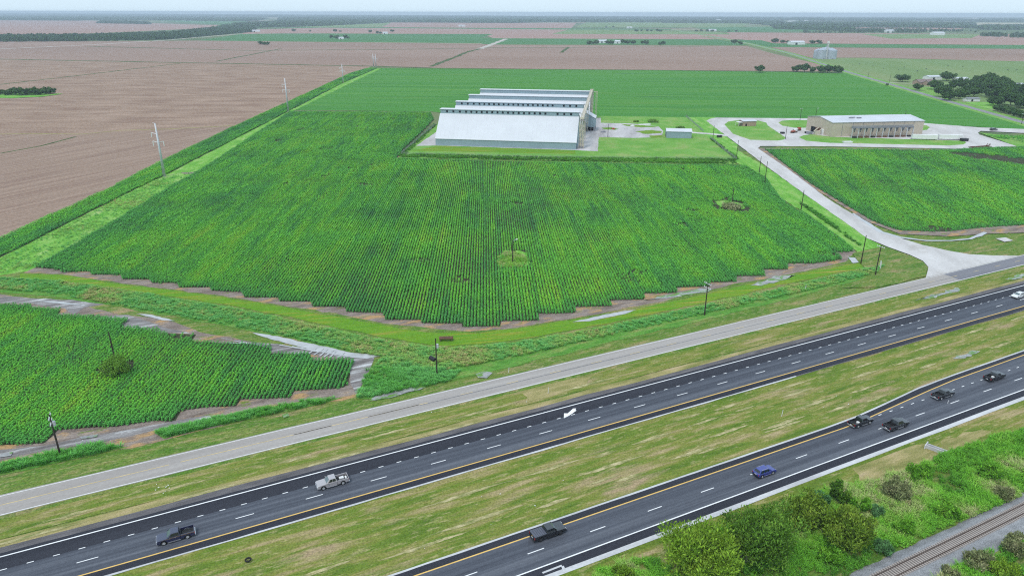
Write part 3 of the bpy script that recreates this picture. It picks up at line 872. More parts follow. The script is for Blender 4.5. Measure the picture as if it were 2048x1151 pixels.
# --- railway
rb = MB()
rail_s0, rail_s1 = 40, 260
prof = [(-64.6, 0.05), (-63.2, .45), (-62.2, .75), (-57.7, .75), (-57.0, .42), (-55.9, .05)]
prof_n = [(-57.0 + 0.2, .05), (-57.7, .7), (-62.1, .7), (-63.2, .05)]
vs, fs = [], []
S = np.arange(rail_s0, rail_s1, 1.5)
for s in S:
    for k, (n, z) in enumerate([(-64.8, .03), (-62.3, .62), (-61.0, .66), (-58.7, .66), (-57.9, .62), (-56.3, .03)]):
        w = (float(vnoise(s * .6, k * 7.7)) - .5) * (.9 if k in (0, 5) else .15)
        p = SN(s, n + w)
        vs.append((p[0], p[1], z + (float(vnoise(s * .9, k * 3 + 50)) - .5) * .06))
for i in range(len(S) - 1):
    for k in range(5):
        a = i * 6 + k
        fs.append((a, a + 1, a + 7, a + 6))
rb.mi = 0
rb.v, rb.f = vs, fs
rb.m = [1 if (i % 5) == 2 else 0 for i in range(len(fs))]
me = rb.mesh('railway_bed')
ob = link('railway_bed', me, [M['ballast'], M['ballast_dark']])
for pl in me.polygons:
    if pl.normal.z < 0:
        me.flip_normals(); break
tag(ob, kind='structure')
rail = thing('railway_track', (*SN(90, -59.85), .66), HANG, 'single railway track on grey ballast below the highway', 'railway track')
tie_me = MB().box(-.12, .12, -1.3, 1.3, -.02, .10).mesh('tie'); tie_me.materials.append(M['tie_wood'])
for k in range(230):
    o = bpy.data.objects.new('tie', tie_me); C.objects.link(o); o.parent = rail
    o.location = (-10 + k * .54, random.uniform(-.03, .03), 0)
    o.rotation_euler = (0, 0, random.uniform(-.02, .02))
for n in (-.75, .75):
    r = MB()
    r.box(-50, 170, n - .07, n + .07, .10, .13)
    r.box(-50, 170, n - .02, n + .02, .13, .23)
    r.box(-50, 170, n - .045, n + .045, .23, .27)
    r.build('rail', M['rail_steel'], rail)

# ------------------------------------------------------------------ plants
def leaf_cloud(n, rx, rz, size, seed, shape='dome', up=.45):
    """n leaf quads over a rounded volume"""
    r = np.random.RandomState(seed)
    th = r.rand(n) * 2 * np.pi
    if shape == 'dome':
        h = r.rand(n) ** .8
        rad = np.sqrt(np.clip(1 - (h * .95) ** 2.2, 0, 1)) * (.55 + .45 * np.sqrt(r.rand(n)))
        c = np.stack([np.cos(th) * rad * rx, np.sin(th) * rad * rx, h * rz], 1)
        nr = np.stack([np.cos(th) * rad, np.sin(th) * rad, h + up], 1)
    else:
        u = r.randn(n, 3); u /= np.linalg.norm(u, axis=1)[:, None]
        rad = (.55 + .45 * r.rand(n) ** .6)[:, None]
        c = u * rad * np.array([rx, rx, rz]); nr = u + np.array([0, 0, up])
    nr = nr + r.randn(n, 3) * .38
    nr /= np.linalg.norm(nr, axis=1)[:, None]
    a = np.cross(nr, r.randn(n, 3)); a /= np.linalg.norm(a, axis=1)[:, None]
    b = np.cross(nr, a)
    s = size * (.6 + .8 * r.rand(n))[:, None]
    a = a * s; b = b * s * .8
    return np.stack([c - a, c - b * .9, c + a, c + b * .9], 1)


def spray_cloud(n, rx, rz, size, seed):
    """long narrow leaf sprays that point outwards and up from a clump"""
    r = np.random.RandomState(seed)
    u = r.randn(n, 3); u /= np.linalg.norm(u, axis=1)[:, None]
    c = u * (.35 + .65 * r.rand(n) ** .6)[:, None] * np.array([rx, rx, rz])
    a = u * .7 + np.array([0, 0, .75]) + r.randn(n, 3) * .45
    a /= np.linalg.norm(a, axis=1)[:, None]
    b = np.cross(a, u + r.randn(n, 3) * .5); b /= np.linalg.norm(b, axis=1)[:, None]
    s = size * (.6 + .8 * r.rand(n))[:, None]
    a = a * s * 1.9; b = b * s * .62
    return np.stack([c - a, c - b + a * .2, c + a, c + b + a * .2], 1)


def blade_tuft(n, h, spread, w, seed):
    r = np.random.RandomState(seed)
    th = r.rand(n) * 2 * np.pi
    base = np.stack([np.cos(th), np.sin(th), np.zeros(n)], 1) * (spread * .5 * np.sqrt(r.rand(n)))[:, None]
    lean = np.stack([np.cos(th + r.randn(n) * .6), np.sin(th + r.randn(n) * .6), np.zeros(n)], 1) * (spread * (.3 + .7 * r.rand(n)))[:, None]
    hh = h * (.5 + .5 * r.rand(n))[:, None]
    mid = base + lean * .4 + np.array([0, 0, 1]) * hh * .65
    tip = base + lean + np.array([0, 0, 1]) * hh
    side = np.stack([-np.sin(th), np.cos(th), np.zeros(n)], 1) * w
    return np.stack([base - side * .7, base + side * .7, mid + side, mid - side], 1), np.stack([mid - side, mid + side, tip + side * .25, tip - side * .25], 1)


protos = {}


def proto_collection(name, meshes, mat):
    col = bpy.data.collections.new(name)
    for i, me in enumerate(meshes):
        me.materials.append(mat)
        o = bpy.data.objects.new('%s_%02d' % (name, i), me)
        col.objects.link(o)
    protos[name] = col
    return col


proto_collection('crop_plant', [mesh_quads('crop_plant', leaf_cloud(36, .40, .92, .155, k, up=1.5) * np.array([1.15, .80, 1])) for k in range(5)], M['crop'])
proto_collection('crop_row_piece', [mesh_quads('crop_row_piece', np.concatenate([leaf_cloud(15, .40, .92, .22, 50 + k * 5 + j, up=1.5) * np.array([1.2, .88, 1]) + np.array([(j - 1) * .64, 0, 0]) for j in range(3)])) for k in range(4)], M['crop'])
proto_collection('grass_tuft', [mesh_quads('grass_tuft', np.concatenate(blade_tuft(34, .8, .85, .045, 80 + k))) for k in range(4)], M['weed'])
proto_collection('weed_clump', [mesh_quads('weed_clump', np.concatenate([leaf_cloud(80, .75, .95, .11, 120 + k, up=.5), *blade_tuft(40, 1.35, .9, .035, 140 + k)])) for k in range(4)], M['brush'])


def scatter(name, pts, rot, scale, tint, col, label, cat=None, kind='stuff', rsel=None, parent=None):
    """plants spread over points: one object"""
    n = len(pts)
    me = bpy.data.meshes.new(name)
    me.vertices.add(n)
    me.vertices.foreach_set('co', np.asarray(pts, np.float32).ravel())
    for an, arr, ty in (('rot', rot, 'FLOAT'), ('tint', tint, 'FLOAT')):
        at = me.attributes.new(an, ty, 'POINT')
        at.data.foreach_set('value', np.asarray(arr, np.float32))
    at = me.attributes.new('scl', 'FLOAT_VECTOR', 'POINT')
    sc_ = np.asarray(scale, np.float32)
    if sc_.ndim == 1: sc_ = np.stack([sc_, sc_, sc_], 1)
    at.data.foreach_set('vector', sc_.ravel())
    o = link(name, me, [], parent)
    ng = bpy.data.node_groups.new(name, 'GeometryNodeTree')
    ng.interface.new_socket('Geometry', in_out='INPUT', socket_type='NodeSocketGeometry')
    ng.interface.new_socket('Geometry', in_out='OUTPUT', socket_type='NodeSocketGeometry')
    N, L = ng.nodes, ng.links
    gi, go = N.new('NodeGroupInput'), N.new('NodeGroupOutput')
    iop = N.new('GeometryNodeInstanceOnPoints')
    ci = N.new('GeometryNodeCollectionInfo')
    ci.inputs['Collection'].default_value = col
    ci.inputs['Separate Children'].default_value = True
    ci.inputs['Reset Children'].default_value = True
    iop.inputs['Pick Instance'].default_value = True
    rv = N.new('FunctionNodeRandomValue'); rv.data_type = 'INT'
    for s in rv.inputs:
        if s.name == 'Max' and s.type == 'INT': s.default_value = len(col.objects) - 1
        if s.name == 'Min' and s.type == 'INT': s.default_value = 0
    for s in rv.outputs:
        if s.type == 'INT': L.new(s, iop.inputs['Instance Index'])
    ra = N.new('GeometryNodeInputNamedAttribute'); ra.data_type = 'FLOAT'; ra.inputs['Name'].default_value = 'rot'
    sa = N.new('GeometryNodeInputNamedAttribute'); sa.data_type = 'FLOAT_VECTOR'; sa.inputs['Name'].default_value = 'scl'
    cx = N.new('ShaderNodeCombineXYZ')
    L.new(ra.outputs[0], cx.inputs['Z'])
    L.new(gi.outputs[0], iop.inputs['Points'])
    L.new(ci.outputs[0], iop.inputs['Instance'])
    L.new(cx.outputs[0], iop.inputs['Rotation'])
    L.new(sa.outputs[0], iop.inputs['Scale'])
    L.new(iop.outputs[0], go.inputs[0])
    md = o.modifiers.new('plants', 'NODES'); md.node_group = ng
    return tag(o, label, cat, kind=kind)


def rows(poly, ang, spacing, step_fn, seed):
    """points along straight crop rows inside a polygon"""
    r = np.random.RandomState(seed)
    poly = np.array(poly)
    u = np.array([math.cos(ang), math.sin(ang)]); v = np.array([-u[1], u[0]])
    a, b = poly @ u, poly @ v
    out = []
    for ri, w in enumerate(np.arange(b.min() + .01, b.max(), spacing)):
        xs = []
        for i in range(len(a)):
            j = (i + 1) % len(a)
            if (b[i] > w) != (b[j] > w):
                xs.append(a[i] + (a[j] - a[i]) * (w - b[i]) / (b[j] - b[i]))
        xs.sort()
        for k in range(0, len(xs) - 1, 2):
            x = xs[k]; e = xs[k + 1]
            seg = []
            while x < e:
                D = math.hypot(*(u * x + v * w))
                st, fr_ = step_fn(D, r.rand())
                m = min(e, x + (10.0 if abs(D - 330) < 130 else 30.0))
                seg.append((np.arange(x, m, st), fr_)); x = m
            if seg:
                q = np.concatenate([g_[0] for g_ in seg]); f_ = np.concatenate([np.full(len(g_[0]), g_[1]) for g_ in seg])
                out.append(np.stack([q, np.full(len(q), w), np.full(len(q), ri), f_], 1))
    A = np.concatenate(out)
    A[:, 0] += r.randn(len(A)) * .12
    A[:, 1] += r.randn(len(A)) * .05
    xy = A[:, :1] * u + A[:, 1:2] * v
    return xy, A


def in_view(xy, margin=35):
    """what the photograph (and a step to its side) shows"""
    X, Y = xy[:, 0], xy[:, 1]
    depth = Y * _cp + CAM_H * _sp
    px = W / 2 + FPX * X / np.maximum(depth, 1)
    py = H / 2 - FPX * (Y * _sp - CAM_H * _cp) / np.maximum(depth, 1)
    return (depth > 5) & (px > -margin * 4) & (px < W + margin * 4) & (py < H + 200)


def edge_dist(xy, poly, cap=12.0):
    d = np.full(len(xy), cap)
    poly = np.array(poly)
    for i in range(len(poly)):
        a, b = poly[i], poly[(i + 1) % len(poly)]
        ab = b - a
        t = np.clip(((xy - a) @ ab) / max(ab @ ab, 1e-9), 0, 1)
        q = a + t[:, None] * ab
        d = np.minimum(d, np.linalg.norm(xy - q, axis=1))
    return d


def crop_field(name, pts, ang, spacing, seed, label, holes=(), dark_edge=True, near_lim=330, bias=0.0, dens=1.0):
    poly = poly_px(pts)
    xy, A = rows(poly, ang, spacing, lambda D, q: (.62, 0.) if D < near_lim + (q - .5) * 200 else (1.9, 1.), seed)
    keep = in_view(xy)
    r = np.random.RandomState(seed + 1)
    for (hx, hy, ra, rb_) in holes:
        c = P(hx, hy)
        d = xy - c
        keep &= (d[:, 0] / ra) ** 2 + (d[:, 1] / rb_) ** 2 > 1 + (r.rand(len(xy)) - .5) * .3 + (fbm(xy[:, 0] * .35, xy[:, 1] * .35, 2) - .5) * 1.8
    # thin spots
    keep &= ~((fbm(xy[:, 0] * .05 + 3, xy[:, 1] * .05, 3) > .80) & (r.rand(len(xy)) < .6))
    xy, A = xy[keep], A[keep]
    D = np.hypot(xy[:, 0], xy[:, 1])
    n1 = fbm(A[:, 0] * .018 + 7, A[:, 1] * .11 + 3, 4)
    n2 = fbm(xy[:, 0] * .035 + 31, xy[:, 1] * .03 + 9, 3)
    n3 = vnoise(A[:, 2] * .83 + 2.2, A[:, 0] * .02)
    n4 = fbm(A[:, 0] * .06 + 70, A[:, 1] * .45 + 3, 3)
    tint = .45 + bias + (n1 - .5) * .45 + (n2 - .5) * .40 + (n4 - .5) * .45 + (n3 - .5) * .25 + r.randn(len(xy)) * .06
    ed = edge_dist(xy, poly)
    if dark_edge:
        m = np.clip(1 - ed / (4 + 6 * fbm(xy[:, 0] * .08, xy[:, 1] * .08, 2)), 0, 1)
        tint = tint * (1 - m * .75) + m * .12
    tint = np.clip(tint, 0, 1)
    size = .92 + (fbm(xy[:, 0] * .06 + 9, xy[:, 1] * .06, 2) - .5) * .5 + r.randn(len(xy)) * .08
    size = np.clip(size * np.where(tint > .8, .9, 1.0), .55, 1.3)
    z = np.full(len(xy), .36)
    near = A[:, 3] < .5
    o = []
    for sel, cname, rot in ((near, 'crop_plant', None), (~near, 'crop_row_piece', ang)):
        if sel.sum() == 0: continue
        q = np.concatenate([xy[sel], z[sel, None]], 1)
        rt = np.full(sel.sum(), ang) + (r.rand(sel.sum()) > .5) * math.pi + (r.randn(sel.sum()) * .25 if rot is None else 0)
        s3 = np.stack([size[sel]] * 3, 1)
        o.append((q, rt, s3, tint[sel], cname))
    for k, (q, rt, s3, ti, cname) in enumerate(o):
        part = ['nearer rows of ', 'distant rows of '][cname == 'crop_row_piece']
        scatter(name, q, rt, s3, ti, protos[cname], (part if len(o) > 1 else '') + label, 'crop')
    return sum(len(a[0]) for a in o)


cnt = {}
cnt['main'] = crop_field('crop_rows', MAIN, ROW_A, .965, 11, 'broad-leaved green crop filling the main field before the sheds',
                         [(1025, 526, 5.5, 6.5), (1040, 512, 3, 6), (1460, 411, 7.5, 12), (1364, 448, 2.6, 1.6), (1396, 440, 2.2, 1.4)])
cnt['low'] = crop_field('crop_rows', LOWL, ROW_A - math.radians(.6), .965, 12, 'broad-leaved green crop in the lower left field by the pole', [(237, 742, 4.6, 3.4)], bias=.0)
cnt['right'] = crop_field('crop_rows', RIGHT, ROW_B, .965, 13, 'broad-leaved green crop in the field right of the pale drive', [(1930, 306, 9, 6), (1975, 311, 14, 9), (2015, 316, 12, 8), (2045, 322, 10, 7)], bias=-.03)
cnt['strip'] = crop_field('crop_rows', STRIP, math.atan2(*(P(468, 256) - P(0, 483))[::-1]), .965, 14, 'green crop strip between the brown grain and the main field', [], dark_edge=False, bias=-.08, near_lim=250)


def fill(name, pts, dens, col, label, seed, smin, smax, tlo, thi, tn=.05, px=True, zbase=0.38, holes=None):
    poly = np.array(poly_px(pts) if px else pts)
    r = np.random.RandomState(seed)
    lo_, hi_ = poly.min(0), poly.max(0)
    n = int((hi_ - lo_).prod() * dens)
    xy = lo_ + r.rand(n, 2) * (hi_ - lo_)
    xy = xy[in_poly(xy, poly)]
    xy = xy[in_view(xy, 40)]
    if holes is not None: xy = xy[~in_poly(xy, np.array(holes))]
    f = fbm(xy[:, 0] * tn + seed, xy[:, 1] * tn, 3)
    keep = r.rand(len(xy)) < np.clip((f - .22) * 3.5, .15, 1)
    xy, f = xy[keep], f[keep]
    tint = np.clip(tlo + (thi - tlo) * np.clip((f - .25) * 2, 0, 1) + r.randn(len(xy)) * .08, 0, 1)
    s = smin + (smax - smin) * (.5 * r.rand(len(xy)) + .5 * np.clip((fbm(xy[:, 0] * .3, xy[:, 1] * .3, 2) - .2) * 1.6, 0, 1))
    q = np.concatenate([xy, np.full((len(xy), 1), zbase)], 1)
    return scatter(name, q, r.rand(len(xy)) * 6.28, s, tint, protos[col], label, 'weeds')


fill('tall_weeds', [(-200, 560), (0, 562), (120, 568), (300, 594), (480, 624), (640, 658), (760, 684), (870, 700), (960, 696), (1060, 684), (1200, 658), (1400, 613), (1600, 567), (1725, 536), (1770, 528), (1750, 545), (1600, 583), (1400, 630), (1200, 676), (1000, 722), (880, 745), (780, 760), (740, 745), (768, 718), (700, 705), (560, 674), (420, 648), (270, 622), (120, 596), (0, 584), (-200, 580)],
     3.4, 'grass_tuft', 'tall bluish green weeds on the ditch bank below the main field', 21, .35, .95, .45, .95, .12)
fill('tall_weeds', [(-100, 952), (0, 940), (60, 924), (130, 908), (200, 897), (250, 900), (190, 914), (60, 940), (-100, 975)], 4, 'grass_tuft', 'tall green weeds round the pole at the lower left', 22, .7, 1.3, .3, .6)
fill('tall_weeds', [(312, 870), (440, 840), (500, 828), (600, 808), (690, 798), (640, 812), (480, 846), (330, 880)], 4, 'grass_tuft', 'strip of tall green weeds below the lower left field', 23, .7, 1.2, .3, .6)
fill('tall_weeds', [(738, 735), (790, 742), (860, 740), (920, 745), (900, 765), (820, 782), (740, 798), (716, 798)], 3, 'grass_tuft', 'tall green weeds left of the pole with the transformer', 24, .6, 1.1, .25, .65)
fill('tall_weeds', [(992, 522), (1008, 508), (1040, 508), (1056, 522), (1045, 537), (1000, 540)], 4, 'weed_clump', 'bright weeds round the pole inside the main field', 25, .35, .95, .6, .9, .4)
fill('tall_weeds', [(798, 317), (1100, 322), (1470, 327.5), (1470, 318), (1100, 316.5), (830, 311)], 1.1, 'weed_clump', 'dark overgrown fence line along the front of the compound', 26, .7, 1.25, .0, .35)
fill('tall_weeds', [(1416, 276), (1471, 318), (1478, 318), (1424, 277)], 1.3, 'weed_clump', 'overgrown fence line along the right of the compound', 27, .6, 1.1, .0, .3)
fill('tall_weeds', [(796, 314), (866, 250), (872, 252), (808, 314)], 1.0, 'weed_clump', 'overgrown fence line along the left of the compound', 28, .6, 1.1, .05, .35)
fill('tall_weeds', [(1600, 402), (1640, 428), (1690, 464), (1722, 490), (1718, 492), (1684, 468), (1634, 432), (1596, 406)], 1.6, 'grass_tuft', 'dark reeds in the narrow ditch beside the drive', 29, .8, 1.3, .0, .3)
fill('tall_weeds', [(0, 524), (251, 394), (328, 358), (400, 346), (335, 381), (219, 452), (73, 540), (0, 553)], .9, 'grass_tuft', 'pale green grass between the two crop fields', 30, .3, .8, .6, 1.0)
UNDER = [(1190, 1151), (1290, 1118), (1440, 1062), (1560, 1012), (1650, 978), (1760, 958), (1830, 938), (1890, 908), (1960, 882), (2048, 858), (2200, 812), (2300, 900), (2048, 985), (1861, 1066), (1710, 1140), (1640, 1200), (1200, 1250)]
fill('undergrowth', UNDER, 3.2, 'weed_clump', 'dense green undergrowth between the highway and the railway', 31, .45, 1.15, .15, .9, .12)
fill('undergrowth', [(1870, 1165), (1960, 1112), (2048, 1072), (2200, 1010), (2400, 1200), (1900, 1300)], 2.6, 'weed_clump', 'dense brush on the near side of the railway', 32, .6, 1.4, .2, 1.0, .09)
fill('crop_rows', [(1970, 268), (2048, 268), (2300, 275), (2300, 300), (2060, 284)], .5, 'crop_row_piece', 'small crop patch at the right edge below the black car', 33, .9, 1.1, .3, .6)


# ------------------------------------------------------------------ trees
def crown_mesh(name, h0, h1, rad, seed, blobs, per, leaf, flatten=.75, spray=False):
    r = np.random.RandomState(seed)
    zc, rz = (h0 + h1) / 2, (h1 - h0) / 2
    parts = []
    for b in range(blobs):
        u = r.randn(3); u /= np.linalg.norm(u)
        u[2] = u[2] * .8 + .12
        k = .35 + .6 * r.rand()
        c = np.array([u[0] * rad * k, u[1] * rad * k, zc + u[2] * rz * k])
        br = rad * (.22 + .22 * r.rand())
        q = spray_cloud(per, br, br * .95, leaf, seed * 131 + b) if spray else leaf_cloud(per, br, br * flatten, leaf, seed * 131 + b, 'ball', up=.6)
        parts.append(q + c)
    q = np.concatenate(parts)
    q[:, :, 2] = np.maximum(q[:, :, 2], .05)
    return mesh_quads(name, q)


def trunk_mesh(name, h, rad, r0, seed, limbs=5):
    r = random.Random(seed)
    m = MB()
    m.tube((0, 0, -.2), (r.uniform(-.2, .2), r.uniform(-.2, .2), h * .55), r0, r0 * .6, 7)
    for k in range(limbs):
        a = 2 * math.pi * k / limbs + r.uniform(-.4, .4)
        z = h * r.uniform(.25, .5)
        e = (math.cos(a) * rad * .65, math.sin(a) * rad * .65, h * r.uniform(.6, .85))
        mid = (e[0] * .45, e[1] * .45, z + (e[2] - z) * .6)
        m.tube((0, 0, z), mid, r0 * .5, r0 * .3, 5); m.tube(mid, e, r0 * .3, r0 * .1, 5)
    return m.mesh(name)


def tree(name, base, h, rad, mat, seed, label, cat='tree', group=None, blobs=26, per=170, leaf=.22, h0=.12, r0=.16, rz=0.0, spray=False):
    o = thing(name, (base[0], base[1], 0), rz, label, cat, group)
    link('trunk', trunk_mesh('trunk', h, rad, r0, seed), M['bark'], o)
    link('crown', crown_mesh('crown', h * h0, h, rad, seed, blobs, per, leaf, spray=spray), mat, o)
    return o


def near(px, py, zc=0.0):
    return P(px, py, zc)


NEAR = [  # crown centre pixel, height of crown centre, height, radius, material, label, cat, leaf, blobs, per
    (1404, 1114, 4.2, 8.6, 6.2, 'bright_tree', 'large bright green tree at the bottom beside the bare grey branches', 'tree', .15, 60, 230),
    (1532, 1074, 4.8, 9.8, 6.5, 'dark_tree', 'tallest dark green tree at the bottom, right of the bare branches', 'tree', .15, 62, 230),
    (1622, 1022, 3.0, 6.2, 4.2, 'olive_tree', 'olive tree behind the yellowish tree near the highway edge', 'tree', .15, 40, 190),
    (1700, 1056, 3.6, 7.4, 4.4, 'olive_tree', 'yellowish olive tree standing in the middle of the undergrowth', 'tree', .15, 44, 200),
    (1680, 985, 2.4, 5.0, 2.0, 'dark_tree', 'small upright dark green tree nearest the highway', 'tree', .18, 14, 110),
    (1643, 998, 1.8, 3.8, 2.0, 'blue_bush', 'bluish green bush left of the small upright tree', 'bush', .12, 15, 170),
    (1794, 976, 1.9, 4.2, 2.6, 'grey_bush', 'round grey brown bush above the green undergrowth', 'bush', .12, 31, 170),
    (1846, 944, 1.3, 2.8, 2.5, 'green_bush', 'rounded green bush below the bare dirt patch', 'bush', .12, 23, 170),
    (1900, 1021, 1.3, 2.9, 2.0, 'green_bush', 'dark round bush beside the ballast, right of centre', 'bush', .12, 20, 170),
    (1768, 1092, 1.0, 2.3, 1.6, 'blue_bush', 'small dark bush at the very edge of the ballast', 'bush', .12, 15, 170),
    (1665, 1108, 1.3, 2.9, 2.2, 'green_bush', 'green bush at the foot of the yellowish tree', 'bush', .12, 20, 170),
    (1812, 1052, 1.2, 2.6, 1.9, 'green_bush', 'leafy bush between the yellowish tree and the ballast', 'bush', .12, 18, 170),
    (1725, 1010, 1.3, 2.8, 1.9, 'green_bush', 'green bush right behind the yellowish tree', 'bush', .12, 18, 170),
    (1752, 1020, 1.0, 2.2, 1.7, 'blue_bush', 'low blue green bush left of the grey brown bush', 'bush', .12, 15, 170),
    (1985, 940, 1.4, 3.0, 2.4, 'green_bush', 'green bush near the right edge below the highway', 'bush', .12, 20, 170),
    (2015, 985, 1.2, 2.6, 2.0, 'grey_bush', 'pale grey green bush at the right edge above the ballast', 'bush', .12, 20, 170),
    (1250, 1152, 1.1, 2.4, 2.0, 'bright_tree', 'bushy sapling at the bottom edge by the corner mark', 'bush', .12, 18, 170),
    (1960, 1118, 1.5, 3.2, 2.4, 'grey_bush', 'brownish bush on the near side of the railway', 'bush', .12, 26, 170),
    (2030, 1085, 1.5, 3.4, 2.2, 'grey_bush', 'twiggy grey bush at the right edge below the track', 'bush', .12, 23, 170),
    (2010, 1140, 1.4, 3.0, 2.4, 'bright_tree', 'yellow green bush in the bottom right corner', 'bush', .12, 23, 170),
    (1905, 1145, 1.0, 2.2, 1.6, 'grey_bush', 'low brown bush at the bottom edge below the track', 'bush', .12, 15, 170),
]
for k, (px, py, zc, h, rad, m, lab, cat, leaf, blobs, per) in enumerate(NEAR):
    tree('leafy_tree' if cat == 'tree' else 'bush', near(px, py, zc), h, rad, M[m], 200 + k, lab, cat, blobs=blobs, per=per, leaf=leaf, h0=.06 if cat == 'bush' else .1, spray=True)
# bush in the lower left field
tree('bush', near(233, 737, 2.0), 4.6, 3.7, M['dark_tree'], 260, 'round bush growing at the foot of the pole in the lower left field', 'bush', blobs=54, per=200, leaf=.13, h0=.04)
tree('bush', near(1461, 411, 1.2), 2.8, 4.6, M['grey_bush'], 261, 'wide grey green bush in the clearing of the main field', 'bush', blobs=26, per=120, leaf=.24, h0=.04)
# bare grey branches between the two bottom trees
dn = thing('dead_tree', (*near(1492, 1128, 0), 0), 0, 'bare grey branches between the two bottom trees', 'dead tree')
db = MB(); rr = random.Random(5)
for k in range(16):
    a = rr.uniform(0, 6.28); z1 = rr.uniform(2.2, 4.8); rad = rr.uniform(.5, 1.6)
    q = (math.cos(a) * rad, math.sin(a) * rad, z1)
    db.tube((0, 0, 0), (q[0] * .4, q[1] * .4, z1 * .5), .06, .045, 5); db.tube((q[0] * .4, q[1] * .4, z1 * .5), q, .045, .02, 4)
    for j in range(7):
        t_ = rr.uniform(.4, 1); b = (q[0] * t_, q[1] * t_, z1 * (.25 + .75 * t_))
        db.tube(b, (b[0] + rr.uniform(-.7, .7), b[1] + rr.uniform(-.7, .7), b[2] + rr.uniform(.1, .8)), .025, .012, 4)
db.build('branches', M['dead'], dn)

# middle-distance trees share a few crowns
mid = []
for k, (h, rad, h0) in enumerate([(8.5, 5.8, .08), (10, 6.2, .06), (7, 4.8, .03), (9, 4.8, .05)]):
    mid.append((crown_mesh('crown', h * h0, h, rad, 300 + k, 38, 70, .5), trunk_mesh('trunk', h, rad, .25, 300 + k), h))
for cm, tm, h in mid:
    cm.materials.append(M['oak']); tm.materials.append(M['bark'])
rm = random.Random(17)
ORD = ['first', 'second', 'third', 'fourth', 'fifth', 'sixth', 'seventh', 'eighth', 'ninth', 'tenth', 'eleventh', 'twelfth', 'thirteenth', 'fourteenth', 'fifteenth', 'sixteenth']


def mid_tree(base, h, label, group=None, k=None, wide=1.0, name='broad_tree'):
    cm, tm, h_ = mid[rm.randrange(4) if k is None else k]
    o = thing(name, (base[0], base[1], 0), rm.uniform(0, 6.28), label, 'tree', group)
    s = h / h_
    o.scale = (s * wide, s * wide, s)
    for nm, me in (('trunk', tm), ('crown', cm)):
        c = bpy.data.objects.new(nm, me); C.objects.link(c); c.parent = o
    return o


single = [
    (1802, 160, 9.5, 1.35, 'broad dark oak standing alone behind the county road'),
    (1832, 177, 8, 1.0, 'round tree in front of the brown-roofed house'),
    (1772, 168, 3, .9, 'tiny bush on the county road verge'),
    (1517, 143, 11, 1.0, 'lone tree at the edge of the brown field'),
    (1891, 158, 12, 1.2, 'tall oak behind the brown-roofed house'),
    (1866, 175, 11, 1.1, 'oak right of the brown-roofed house'),
]
for px, py, h, w, lab in single:
    mid_tree(P(px, py), h, lab, None, 0, w)
for i_, (px, py, h) in enumerate([(1590, 141, 10), (1606, 142, 13), (1622, 143, 9), (1640, 143, 11), (1653, 143, 12), (1666, 143, 11), (1675, 143.5, 10)]):
    mid_tree(P(px, py), h, ORD[i_] + ' tree from the left in the clump at the corner of the green field', 'trees at the field corner')
grove = [(1880, 190), (1895, 196), (1912, 192), (1928, 190), (1944, 188), (1960, 186), (1976, 190), (1992, 192), (2008, 194), (2024, 196), (2040, 198), (2056, 200), (1905, 178), (1922, 174), (1940, 170), (1958, 166), (1972, 163), (1988, 165), (2000, 172), (2014, 178), (2028, 182), (2042, 186), (1985, 205), (2003, 204), (2020, 206), (2036, 210), (2050, 212), (1950, 176), (1966, 174), (1887, 183), (1935, 180), (2010, 186), (1994, 180), (1978, 178)]
grove.sort()
for gi_, (px, py) in enumerate(grove):
    mid_tree(P(px + rm.uniform(-4, 4), py + rm.uniform(-2, 2)), rm.uniform(9, 14), 'dark tree in the thick grove round the houses at the right', 'trees of the grove at the right', wide=rm.uniform(.85, 1.15))
for i_, (px, py) in enumerate([(1994, 218), (2007, 221), (2019, 224), (2031, 228), (2044, 231), (2056, 235)]):
    mid_tree(P(px, py), rm.uniform(6, 7.5), ORD[i_] + ' rounded tree from the left in the row along the county road', 'row of trees along the county road', 2)
for i_, (px, py) in enumerate([(-20, 196), (0, 195), (14, 196), (28, 195), (42, 196), (56, 194), (68, 195), (80, 195), (92, 194), (100, 193)]):
    mid_tree(P(px, py), rm.uniform(6, 9), ORD[9 - i_] + ' tree from the right in the small wood inside the brown field', 'small wood in the grain field', 2)
sheet('wood_margin', [(-60, 201), (20, 202), (80, 199), (125, 193), (80, 192), (-60, 194)], M['grass_bright'], 1, 5)
for px, py, h, w_ in [(519, 92, 10, 'left'), (527, 93, 9, 'middle'), (533, 93, 9, 'right')]:
    mid_tree(P(px, py), h, w_ + ' tree of the three standing alone in the far brown field', 'clump in the far brown field', 2)
# farmsteads: small far trees one by one
farm_t = [
    ('round the small white house in the far green field', [(660, 79), (672, 80), (688, 79), (694, 79)]),
    ('left of the white farmhouse at the far green field', [(752, 69), (758, 69)]),
    ('by the two white barns beyond the brown field', [(1176, 89), (1184, 88), (1190, 88), (1212, 88), (1220, 88), (1242, 86), (1252, 88), (1264, 88), (1282, 87), (1290, 88), (1318, 89), (1324, 88)]),
    ('by the long white barn behind the grain bins', [(1545, 84), (1549, 83), (1562, 84), (1572, 84), (1602, 85), (1622, 85), (1634, 84), (1638, 85)]),
    ('beside the far county road', [(1466, 86), (1478, 88)]),
    ('in the far pasture right of centre', [(1270, 63), (1280, 62), (1292, 62), (1300, 62), (1312, 62), (1318, 63)]),
    ('by the white buildings on the county road', [(1390, 62), (1400, 61), (1412, 61), (1422, 62), (1455, 62), (1470, 62)]),
    ('below the horizon at the tiny white barn', [(1210, 55), (1224, 54)]),
    ('along the upper edge of the far green field', [(585, 66), (618, 66), (668, 66), (678, 66), (738, 67), (782, 66)])]
for where, pts_ in farm_t:
    for i_, (px, py) in enumerate(pts_):
        mid_tree(P(px, py), rm.uniform(7, 13), ORD[i_] + ' tiny tree from the left ' + where, 'far farmstead trees', wide=1.2)

